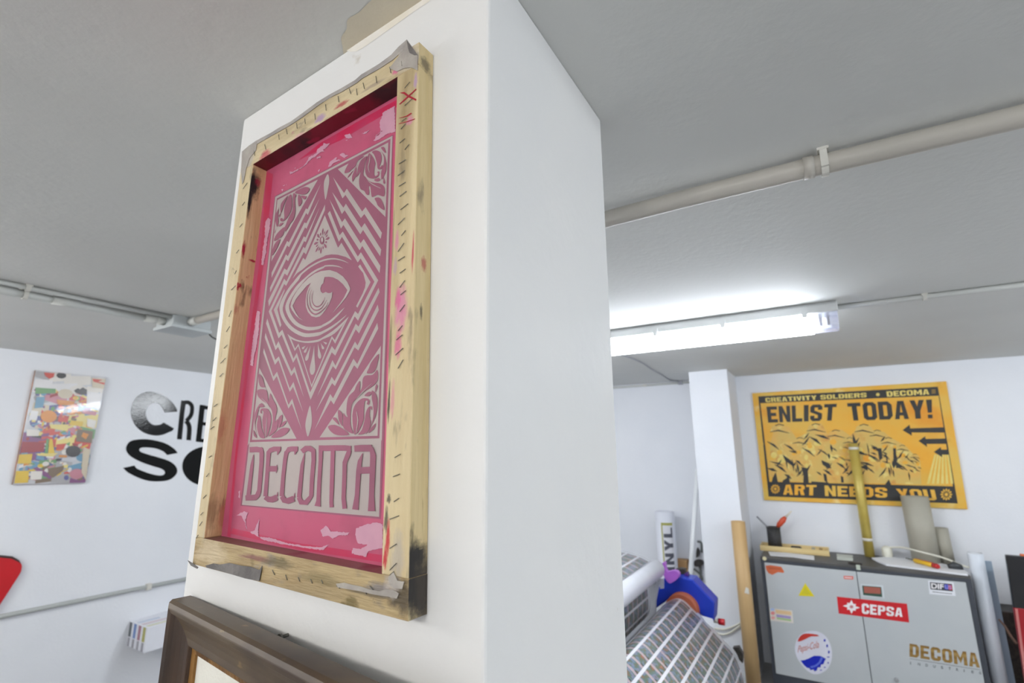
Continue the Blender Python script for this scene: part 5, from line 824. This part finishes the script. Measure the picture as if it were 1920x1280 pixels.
for k, ch in enumerate('INDUSTRIES'):
    x = 462+k*76.5; y = 1066+k*10.9; w_ = 8 if ch == 'I' else 24
    put_text(g, ch, cE(x, y, S1), cE(x+w_, y+3, S1), cE(x, y+26, S1), dk, .02, BR=cE(x+w_, y+32, S1))
g.build('small_lettering', dr)
g = G(); p = onx(1433.5, 1046.5, XC); g.tube([p, p-Vector((.008, 0, 0))], .014, mat('cream_plastic', (226, 218, 178), rough=.5), 16); o = g.build('magnet', cb); o['label'] = 'cream button magnet on the frame corner'
g = G(); p = onx(1609, 1063, XC); g.box((p.x-.010, p.y-.012, p.z-.016), (p.x, p.y+.012, p.z+.016), mat('pale_tag', (190, 198, 184), rough=.5)); o = g.build('magnet', cb); o['label'] = 'pale green magnet at the top of the door gap'

# things on the cabinet
def top(x, y, dz=0.): return onz(x, y, ZT+dz)
beech = mat('beech_wood', (226, 204, 150), (216, 190, 132), 10, (3, .4, 3), rough=.55)
a = top(1425, 1032.5); b = top(1556, 1042); xf = (a.x+b.x)/2; ty1, ty0 = a.y, b.y
TH = .040
t = thing('wooden_tray', (xf+.07, (ty0+ty1)/2, ZT), 'shallow pale wooden tray on the left of the cabinet top', 'tray')
for nm, A, B in (('base', (xf, ty0, ZT), (xf+.15, ty1, ZT+.010)), ('side', (xf, ty0, ZT+.010), (xf+.012, ty1, ZT+TH)), ('side', (xf+.138, ty0, ZT+.010), (xf+.15, ty1, ZT+TH+.004)), ('side', (xf+.012, ty1-.012, ZT+.010), (xf+.138, ty1, ZT+TH)), ('side', (xf+.012, ty0, ZT+.010), (xf+.138, ty0+.012, ZT+TH))):
    g = G(); g.box(A, B, beech); g.build(nm, t, .0015)
ZB = ZT+.010
XPc = xf+.07
cl, cr_ = onx(1438, 1000, XPc).y, onx(1464, 1000, XPc).y; cyy = (cl+cr_)/2; crr = (cl-cr_)/2
zcup = onx(1450, 988, XPc).z
wire = mat('black_wire_mesh', (62, 62, 64), (88, 86, 84), 160, rough=.5, metal=.4, alpha=.62)
t = thing('pencil_cup', (XPc, cyy, ZB), 'black wire-mesh pencil cup standing in the wooden tray', 'pencil cup')
g = G(); g.pipe((XPc, cyy, ZB), (XPc, cyy, zcup), crr, crr-.002, wire, 24); g.build('cup_wall', t)
g = G(); g.tube([(XPc, cyy, ZB), (XPc, cyy, ZB+.003)], crr-.001, black_ink, 24); g.build('cup_base', t)
g = G(); g.pipe((XPc, cyy, zcup-.004), (XPc, cyy, zcup+.003), crr+.003, crr-.003, black_ink, 24); g.build('cup_rim', t)
g = G(); q1 = onx(1419, 968, XPc); g.tube([(XPc, cyy-crr*.55, ZB+.006), (XPc, cyy+crr*.85, zcup+.002), q1], .0065, mat('grey_metal', (150, 152, 158), rough=.35, metal=.5), 12)
tag(g.build('pen', loc=q1), 'slim grey pen leaning left in the pencil cup', 'pen')
t = thing('paint_brush', (XPc, cyy, ZB), 'brush with an orange-red handle leaning right in the pencil cup', 'brush')
q0, q1, q2, q3 = Vector((XPc+.012, cyy+.01, ZB+.006)), onx(1457, 988, XPc+.012), onx(1473, 969, XPc+.012), onx(1484, 958, XPc+.012)
g = G(); g.tube([q0, q1], .006, black_ink, 10); g.build('shaft', t)
g = G(); g.tube([q1, lerp(q1, q2, .25), lerp(q1, q2, .7), q2], [.009, .020, .022, .012], mat('vermilion', (206, 78, 48), rough=.4), 14); g.build('handle', t)
g = G(); g.tube([q2, q3], [.008, .006], mat('ivory', (224, 216, 200), rough=.5), 10); g.build('tip', t)
p = onx(1492, 1022, xf+.05); g = G(); g.tube([(xf+.05, p.y+.036, ZB+.018), (xf+.05, p.y+.03, ZB+.02), (xf+.05, p.y-.03, ZB+.02), (xf+.05, p.y-.036, ZB+.018)], [.010, .019, .019, .010], black_ink, 12)
tag(g.build('tape_roll', loc=(p.x, p.y, ZB)), 'small black object lying in the wooden tray', 'tool')
for k, (x, cmat, lab) in enumerate(((1524, mat('ash', (168, 160, 140), rough=.6), 'small grey block in the wooden tray'), (1538, mat('umber', (150, 120, 70), rough=.6), 'small brown block at the right end of the wooden tray'))):
    p = onx(x, 1020, xf+.06); g = G(); g.box((p.x-.02, p.y-.012, ZB), (p.x+.02, p.y+.012, ZB+.036), cmat); tag(g.build('small_block', loc=(p.x, p.y, ZB), bevel=.002), lab, 'block')
paper = mat('white_paper', (232, 234, 238), (226, 228, 234), 6, rough=.6)
def flat(name, s_, h, m_, label, cat, o=(1380, 960), k=3.556, z=ZT):
    g = G(); g.prism([onz(o[0]+x/k, o[1]+y/k, z+h) for x, y in pxs(s_)], (0, 0, -h), m_); return tag(g.build(name, loc=(g.v[0].x, g.v[0].y, z)), label, cat)
flat('paper_sheet', '215,262 330,268 520,290 522,316 450,308 385,298 228,288', .0025, paper, 'white sheet of paper sticking out under the wooden tray', 'paper')
flat('eraser_block', '670,276 780,286 778,306 672,298', .02, mat('pale_grey_block', (186, 190, 180), rough=.6), 'pale grey block right of the wooden tray', 'block')
p0, p1 = top(1590, 1055, .008), top(1616, 1057, .008); g = G(); g.tube([p0, lerp(p0, p1, .1), lerp(p0, p1, .9), p1], [.004, .0075, .0075, .005], black_ink, 12); tag(g.build('marker_pen', loc=p0), 'black marker lying at the front edge of the cabinet top', 'pen')
flat('paper_stack', '905,302 1010,296 1280,318 1480,366 1545,400 1545,414 1290,382 1000,346 940,322', .010, paper, 'stack of white paper on the right of the cabinet top', 'paper')
p0, p1 = top(1714, 1050, .026), top(1760, 1062, .026); t = thing('screwdriver', tuple(p0-UP*.016), 'screwdriver with a yellow and red handle lying on the paper stack', 'screwdriver')
yel = mat('yellow_plastic', (232, 186, 40), rough=.35); redp = mat('red_plastic', (186, 36, 36), rough=.35)
g = G(); g.tube([p0, lerp(p0, p1, .06), lerp(p0, p1, .5), lerp(p0, p1, .8)], [.010, .0155, .0145, .0155], yel, 16); g.build('handle', t)
g = G(); g.tube([lerp(p0, p1, .79), lerp(p0, p1, .95), p1], [.016, .016, .011], redp, 16); g.tube([lerp(p0, p1, .05)+UP*.011, lerp(p0, p1, .8)+UP*.011], .006, redp, 8); o = g.build('handle_end', t); o['label'] = 'red handle end and stripe'
g = G(); g.tube([p0, p0+(p0-p1).normalized()*.07], .004, steel, 8); g.build('blade', t)
p = top(1791, 1069, .0); g = G()
g.tube([p+UP*.001+Vector((.0, .03, 0)), p+UP*.02+Vector((0, .026, 0)), p+UP*.032, p+UP*.022+Vector((0, -.03, 0)), p+UP*.004+Vector((0, -.042, 0))], [.002, .018, .026, .02, .003], mat('charcoal', (56, 58, 62), rough=.35), 16)
o = tag(g.build('tape_dispenser', loc=p), 'dark grey rounded gadget on the right end of the cabinet top', 'tool')
p = Vector((4.86, onx(1664, 1040, 4.86).y, ZT)); t = thing('plug_cable', tuple(p), 'cream mains plug with its cable arching over the cabinet top', 'cable')
crm = mat('cream_cable', (222, 220, 206), rough=.5)
g = G(); g.tube([p, p+UP*.02, p+UP*.07, p+UP*.085], [.03, .034, .032, .012], crm, 16); g.build('plug', t)
pts = [tuple(p+UP*.07), tuple(onx(1690, 1026, 4.79)), tuple(onx(1725, 1034, 4.70)), tuple(onx(1770, 1046, 4.66)), tuple(onx(1804, 1060, 4.60)), tuple(onz(1822, 1078, ZT+.008))]
pts[-1] = (pts[-2][0]+.02, pts[-2][1]-.05, ZT+.022)
g = G(); g.tube(smooth(pts, 5, False), .007, crm, 8); g.build('cable', t)
brass = mat('gold_tube', (202, 182, 96), (190, 166, 78), 8, rough=.38, metal=.2)
tip_ = mat('white_tape', (222, 218, 206), rough=.5)
bz = Vector((4.855, onx(1631, 1042, 4.855).y, ZT)); tz = onx(1599, 831, 4.862)
t = thing('cardboard_tube', tuple(bz), 'slim gold tube leaning upright against the yellow poster', 'tube')
g = G(); g.pipe(bz, tz, .033, .027, brass); g.build('tube_wall', t)
for f in (.145, .955): g = G(); g.pipe(lerp(bz, tz, f-.012), lerp(bz, tz, f+.012), .0337, .0325, tip_); g.build('tape_band', t)
greyt = mat('grey_tube', (172, 168, 154), (164, 160, 146), 5, rough=.55)
for bx, x0, y0, x1, y1, r, lab in ((4.805, 1737, 1050, 1714, 930, .083, 'wide grey cardboard tube standing on the cabinet in front of the poster'), (4.85, 1775, 1055, 1761, 989, .049, 'shorter grey cardboard tube right of the wide grey one')):
    b_ = Vector((bx, onx(x0, y0, bx).y, ZT)); q = onx(x1, y1, bx+.002)
    g = G(); g.pipe(b_, q, r, r-.006, greyt); tag(g.build('cardboard_tube', loc=b_), lab, 'tube')

# things right of the cabinet
film = mat('white_film', (230, 236, 245), (222, 229, 240), 3, rough=.3)
b_ = onx(1828, 1037, 4.6); g = G(); g.tube([(4.6, b_.y, 0), (4.6, b_.y, b_.z)], .041, film, 28)
tag(g.build('film_roll', loc=(4.6, b_.y, 0)), 'tall white film roll standing right of the cabinet', 'roll')
p1 = onx(1846, 1050, 4.68); g = G(); g.box((4.66, p1.y-.03, 0), (4.67, p1.y+.05, p1.z), mat('blue_grey_sheet', (164, 182, 200), (158, 176, 194), 3, rough=.3)); tag(g.build('plastic_sheet', loc=(4.665, p1.y, 0)), 'blue-grey plastic sheet behind the white film roll', 'sheet')
p1 = onx(1819, 1035, 4.70); g = G(); g.box((4.70, p1.y-.06, 0), (4.712, p1.y+.012, p1.z), black_ink); tag(g.build('dark_strip', loc=(4.7, p1.y, 0)), 'narrow dark strip between cabinet and white film roll', 'board')  # thin dark upright strip beside the film roll
blkg = mat('glossy_black', (26, 26, 29), (32, 32, 34), 8, rough=.25, coat=.4); redb = mat('red_card', (166, 24, 36), (150, 20, 32), 5, rough=.35)
t = thing('upright_case', (4.5, -1.1, 0), 'slim black case with a red lower half at the right edge of the photo', 'case')
q = [onx(x, y, 4.40) for x, y in ((1886, 1040), (1901, 1139), (1918, 1280), (1925, 1340))]
P = [q[0], q[1], Vector((4.40, q[1].y-.30, q[1].z)), Vector((4.40, q[0].y-.30, q[0].z))]
g = G(); g.prism(P, (.03, 0, 0), blkg); g.build('upper_half', t, .004)
zlow = Vector((4.40, q[1].y+.03, 0)); P = [q[1], zlow, Vector((4.40, zlow.y-.30, 0)), Vector((4.40, q[1].y-.30, q[1].z))]
g = G(); g.prism(P, (.03, 0, 0), redb); g.build('lower_half', t, .004)
g = G(); g.prism([q[1]+Vector((-.001, -.004, -.004)), q[1]+Vector((-.001, -.016, -.004)), zlow+Vector((-.001, -.006, 0)), zlow+Vector((-.001, .006, 0))], (-.001, 0, 0), mat('pink_edge', (196, 120, 116), rough=.5)); g.build('edge_strip', t)
g = G(); g.box((4.402, q[0].y-.14, q[0].z), (4.428, q[0].y-.07, q[0].z+.010), mat('orange_cap', (214, 106, 56), rough=.5)); o = g.build('cap', t); o['label'] = 'orange cap'
p1 = onx(1868, 1144, 4.68); g = G(); g.box((4.68, p1.y-.32, 0), (4.90, p1.y, p1.z), black_ink); tag(g.build('storage_crate', loc=(4.77, p1.y-.16, 0), bevel=.006), 'dark crate between the white film roll and the black and red case', 'crate')
g = G(); g.tube(smooth([tuple(onx(x, y, 4.665)) for x, y in pxs('1872,1160 1884,1174 1894,1190 1906,1206')], 4, False), .008, mat('brown_cord', (150, 122, 106), rough=.6), 8); tag(g.build('cord'), 'brown cord hanging in front of the dark crate', 'cord')

# ------------------------------------------------------------------ printer corner between pillar and pilaster
kraft = mat('kraft_tube', (198, 166, 118), (188, 154, 106), 6, (4, 4, .3), rough=.5)
b_ = onx(1383.5, 977, 4.30); t = thing('cardboard_tube', (4.30, b_.y, 0), 'tall brown cardboard tube standing beside the pilaster', 'tube')
g = G(); g.pipe((4.30, b_.y, 0), (4.30, b_.y, b_.z), .050, .044, kraft); g.build('tube_wall', t)
p1 = onx(1401, 1106, 4.25); g = G(); g.prism([(p1.x-.002, p1.y+.02, p1.z-.02), (p1.x-.006, p1.y-.012, p1.z-.025), (p1.x-.006, p1.y-.012, p1.z+.012), (p1.x-.002, p1.y+.006, p1.z+.02)], (.002, 0, 0), tip_); o = g.build('torn_tape', t); o['label'] = 'torn white tape'
RX = 4.72
b_ = onx(1245.5, 958, RX); t = thing('vinyl_roll', (RX, b_.y, 0), 'white vinyl roll with a yellow-edged label standing by the far wall', 'roll')
rw = mat('roll_white', (226, 228, 236), (222, 224, 233), 3, rough=.4)
g = G(); g.pipe((RX, b_.y, 0), (RX, b_.y, b_.z), .084, .06, rw, 36); g.build('roll_body', t)
def cyl(a, z, d=.0008): return Vector((RX-math.cos(a)*(.084+d), b_.y+math.sin(a)*(.084+d), z))
z1, z0 = onx(1250, 980, RX-.08).z, onx(1250, 1078, RX-.08).z-.1
ylw = mat('label_yellow', (214, 204, 70), rough=.5); lbl = mat('label_white', (222, 222, 228), rough=.5); ltr = mat('label_letters', (84, 86, 98), rough=.5)
g = G()
A0, A1 = .18, -1.05
def band(a0, a1, za, zb, m_, d):
    n = 10
    for k in range(n):
        u0, u1 = a0+(a1-a0)*k/n, a0+(a1-a0)*(k+1)/n; g.face([cyl(u0, zb, d), cyl(u1, zb, d), cyl(u1, za, d), cyl(u0, za, d)], m_)
band(A0, A1, z1, z0, ylw, .0008); band(A0-.14, A1, z1-.022, z0, lbl, .0012)
gl = G(); put_block(gl, 'VINYL', (0, 1, 0), (1, 1, 0), (0, 0, 0), ltr, gap=.2)
bm = bmesh.new(); bv = [bm.verts.new(v) for v in gl.v]
for f in gl.f: bm.faces.new([bv[i] for i in f])
bmesh.ops.subdivide_edges(bm, edges=list(bm.edges), cuts=4, use_grid_fill=True); bmesh.ops.triangulate(bm, faces=list(bm.faces)); bm.verts.index_update()
g.raw([cyl(-.04-.92*(1-v.co.y), z1-.04-(z1-z0-.06)*(1-v.co.x), .0018) for v in bm.verts], [tuple(v.index for v in f.verts) for f in bm.faces], ltr); bm.free()
g.build('roll_label', t)
q0, q1 = onx(1308, 880, 4.58), onx(1294, 1090, 4.58); dd = (q1-q0)/(q1.z-q0.z); b0_ = q0+dd*(0-q0.z)
g = G(); g.tube([b0_, q0], .020, mat('white_pole', (236, 238, 240), rough=.4), 16); tag(g.build('pole', loc=b0_), 'white pole leaning in the corner against the pilaster', 'pole')
card = mat('cardboard', (192, 152, 104), (182, 142, 96), 6, rough=.7)
a, b = onx(1267, 1049, 4.83), onx(1289, 1066, 4.83); g = G(); g.box((4.825, b.y, 0), (4.915, a.y, a.z), card); tag(g.build('cardboard_box', loc=(4.8, a.y, 0), bevel=.003), 'brown cardboard box by the far wall behind the white pole', 'box')
def qn(s_): return pxs(s_, (1210, 940), 8.0)
g = G(); X_ = 4.895
for s_ in ('770,700 800,760 790,830 760,835', '735,890 790,880 850,900 855,960 800,975 735,965'):
    g.prism([onx(x, y, X_-.03) for x, y in smooth(qn(s_), 2)], (.055, 0, 0), black_ink)
tag(g.build('cable_bundle', loc=g.v[0]), 'bundle of black cables on the wall between white pole and pilaster', 'cables')
g = G()
for s_ in ('725,1010 770,1040 830,1100 850,1180', '735,1120 790,1150 830,1210 850,1270', '820,980 830,1080 825,1260', '780,600 840,620 845,760'):
    g.tube(smooth([tuple(onx(x, y, X_+.008)) for x, y in qn(s_)], 3, False), .010, mat('dull_cable', (108, 112, 110), rough=.6), 8)
tag(g.build('cables', loc=g.v[0]), 'dull grey cables hanging below the black bundle', 'cables')
# printer with its rolls
def qm(s_): return pxs(s_, (1160, 1040), 5.334)
blue = mat('blue_plastic', (24, 56, 176), (18, 46, 160), 4, rough=.35); core = mat('brown_core', (160, 84, 56), (140, 70, 46), 8, rough=.6)
mach = mat('machine_grey', (176, 178, 184), (166, 168, 176), 5, rough=.45); frost = mat('frosted_guard', (206, 208, 216), (196, 198, 208), 6, rough=.3, alpha=.75)
pr = thing('large_printer', (3.0, .95, 0), 'wide-format printer with a blue plastic end cover behind the pillar', 'printer')
g = G(); P = [onx(x, y, 3.56) for x, y in qm('335,560 390,350 445,235 620,225 740,250 960,480 950,668 870,640 800,580 745,500 700,420 640,375 580,380 520,420 460,475')]
g.prism(P, (.14, 0, 0), blue); g.build('end_cover', pr, .008)
g = G(); cY, cZ = .86, 1.70-1.005; g.pipe((3.48, cY, cZ), (3.72, cY, cZ), .100, .07, core, 32); o = g.build('roll_core', pr); o['label'] = 'brown roll core'
g = G(); g.box((1.5, 1.06, .10), (3.54, 1.30, .62), mach); g.build('body', pr, .01)
g = G()
for x in (1.6, 3.45): g.box((x, .95, 0), (x+.06, 1.35, .10), black_ink)
g.build('stand', pr)
g = G(); g.tube([(1.55, .985, .945), (3.42, .985, .945)], .056, mat('white_roller', (232, 234, 242), rough=.3), 28); g.build('roller', pr)
g = G()
for s_ in ('248,350 285,345 345,590 318,600', '385,250 415,250 350,580 330,580', '400,235 450,240 450,335 415,340'): g.prism([onx(x, y, 3.45) for x, y in qm(s_)], (.012, 0, 0), frost)
g.prism([(3.44, 1.02, .55), (3.44, 1.12, .55), (3.44, 1.12, .95), (3.44, .99, .95)], (.02, 0, 0), mach); g.build('side_bracket', pr)
p = onx(1160+985/5.334, 1040+662/5.334, 3.62); g = G(); g.tube([p+Vector((0, .02, 0)), p+Vector((0, -.008, 0))], .012, tip_, 12); g.build('knob_stem', pr)
g = G(); g.tube([p+Vector((0, -.008, 0)), p+Vector((0, -.045, 0))], .019, mat('red_knob', (190, 30, 40), rough=.35), 16); o = g.build('knob', pr); o['label'] = 'red knob'
g = G(); g.prism([onx(x, y, 3.53) for x, y in qm('1140,930 1200,922 1245,1000 1240,1085 1205,1050 1180,990')], (.04, 0, 0), black_ink); g.build('clamp', pr)
# printed sheets
def sheet_mat(name, dim=1.0):
    m = bpy.data.materials.new(name); m.use_nodes = True; nt = m.node_tree; N = nt.nodes; L = nt.links; b = N['Principled BSDF']; b.inputs['Roughness'].default_value = .3
    uv = N.new('ShaderNodeUVMap'); sp = N.new('ShaderNodeSeparateXYZ'); L.new(uv.outputs[0], sp.inputs[0])
    def M(op, a, b_=None):
        n = N.new('ShaderNodeMath'); n.operation = op
        for k, v in ((0, a), (1, b_)):
            if v is None: continue
            if isinstance(v, (int, float)): n.inputs[k].default_value = v
            else: L.new(v, n.inputs[k])
        return n.outputs[0]
    def mix(f, a, c_):
        n = N.new('ShaderNodeMix'); n.data_type = 'RGBA'; L.new(f, n.inputs[0])
        for k, v in ((6, a), (7, c_)):
            if isinstance(v, tuple): n.inputs[k].default_value = v
            else: L.new(v, n.inputs[k])
        return n.outputs[2]
    fv = M('FRACT', M('DIVIDE', sp.outputs[1], .078)); fu = M('FRACT', M('DIVIDE', sp.outputs[0], .088))
    no = N.new('ShaderNodeTexNoise'); no.inputs['Scale'].default_value = 34; no.inputs['Detail'].default_value = 3; L.new(uv.outputs[0], no.inputs['Vector'])
    rp = N.new('ShaderNodeValToRGB'); E = rp.color_ramp.elements; E[0].position = .3; E[0].color = lin((176, 110, 96)); E[1].position = .72; E[1].color = lin((96, 96, 98))
    for pos, cl_ in ((.42, (112, 118, 98)), (.50, (104, 128, 118)), (.58, (128, 142, 172)), (.65, (146, 138, 150))):
        e = E.new(pos); e.color = lin(cl_)
    L.new(no.outputs['Fac'], rp.inputs[0])
    cur = rp.outputs[0]
    corner = M('MULTIPLY', M('GREATER_THAN', fu, .70), M('GREATER_THAN', fv, .80)); cur = mix(corner, cur, lin((46, 44, 46)))
    cur = mix(M('GREATER_THAN', fv, .985), cur, lin((70, 70, 66)))
    pk_ = M('GREATER_THAN', fu, .80); cur = mix(pk_, cur, lin((214, 190, 196)))
    mid = M('MULTIPLY', M('GREATER_THAN', fu, .87), M('LESS_THAN', fu, .92)); cur = mix(mid, cur, lin((150, 140, 142)))
    cur = mix(M('LESS_THAN', fv, .19), cur, lin((232, 232, 238)))
    edge = M('LESS_THAN', sp.outputs[0], .05); cur = mix(edge, cur, lin((236, 238, 244)))
    L.new(cur, b.inputs['Base Color']); return m
print_m = sheet_mat('printed_labels')
def sheet(name, prof, xa, xb, label, m_, v0=0., parent=None):
    g = G(); pr_ = smooth(prof, 4, False); nx = 2; arc = [0.]
    for k in range(1, len(pr_)): arc.append(arc[-1]+math.dist(pr_[k], pr_[k-1]))
    i = 0
    for k, (y, z) in enumerate(pr_):
        for x in (xb, xa):
            g.v.append(Vector((x, y, z+1.70))); g.uv[i] = (xb-x, arc[k]+v0); i += 1
    for k in range(len(pr_)-1):
        g.f.append((2*k, 2*k+1, 2*k+3, 2*k+2)); g.m.append(g.mi(m_)); g.sm.append(True)
    o = g.build(name, loc=(xb, pr_[0][0], pr_[-1][1]+1.70)); s_ = o.modifiers.new('thick', 'SOLIDIFY'); s_.thickness = .002; s_.offset = 0
    return tag(o, label, 'printed sheet')
sheet('printed_sheet', [(1.025, -1.04), (1.005, -1.02), (.951, -.968), (.898, -.936), (.86, -.929), (.824, -.944), (.779, -.984), (.739, -1.016), (.685, -1.069), (.621, -1.131), (.569, -1.183), (.542, -1.241), (.527, -1.301), (.52, -1.40), (.518, -1.60), (.52, -1.70)], 1.6, 3.5, 'printed vinyl sheet with rows of small colourful labels draped over the printer front', print_m, .03)
sheet('printed_sheet', [(1.045, -.745), (1.03, -.71), (1.0, -.694), (1.06, -.672), (1.16, -.655), (1.26, -.66)][2:], 1.6, 3.36, 'printed sheet lying behind the white roller, nearest the far wall', print_m, .02)
sheet('printed_sheet', [(1.035, -.80), (1.03, -.87), (1.028, -.95), (1.035, -1.0), (1.045, -1.03)], 1.6, 3.40, 'grey printed sheet hanging below the white roller', print_m, .05)
g = G(); g.prism([onx(x, y, 3.47) for x, y in qm('825,608 940,640 960,705 930,722 880,680')], (.004, 0, 0), mat('margin_white', (236, 238, 244), rough=.3)); o = tag(g.build('paper_flap', loc=g.v[0]), 'small white paper flap at the edge of the draped printed sheet', 'paper')
# purple tool and bits on the printer
vio = mat('violet_plastic', (166, 98, 190), (156, 88, 182), 5, rough=.4)
g = G(); P = smooth(qn('252,930 288,925 300,1010 330,1055 400,1040 470,1050 505,1105 480,1160 420,1205 365,1228 320,1190 285,1130 262,1050'), 3)
g.prism([onx(x, y, 3.50) for x, y in P], (.05, 0, 0), vio); tag(g.build('squeegee', loc=g.v[0], bevel=.008), 'violet plastic squeegee on top of the blue printer cover', 'tool')
g = G(); g.prism([onx(x, y, 3.62) for x, y in qn('578,1085 630,1065 645,1120 600,1150')], (.05, 0, 0), mat('deep_purple', (70, 30, 110), rough=.4)); tag(g.build('purple_clip', loc=g.v[0], bevel=.004), 'small dark purple clip on top of the blue printer cover', 'clip')
g = G(); g.prism([onx(x, y, 3.66) for x, y in qn('440,1015 520,1000 600,1012 605,1090 560,1140 450,1140')], (.04, 0, 0), black_ink); tag(g.build('black_pouch', loc=g.v[0], bevel=.006), 'black pouch behind the violet squeegee', 'pouch')
for k, s_ in enumerate(('960,735 1050,742 1120,725 1200,690 1240,665', '960,775 1040,795 1120,775 1190,725 1245,680')):
    g = G(); g.tube(smooth([tuple(onx(x, y, 4.385)) for x, y in qm(s_)], 4, False), .007, crm, 8)
    tag(g.build('cable', loc=g.v[0]), ('upper' if k == 0 else 'lower')+' of two pale cables sagging in front of the pilaster', 'cable')
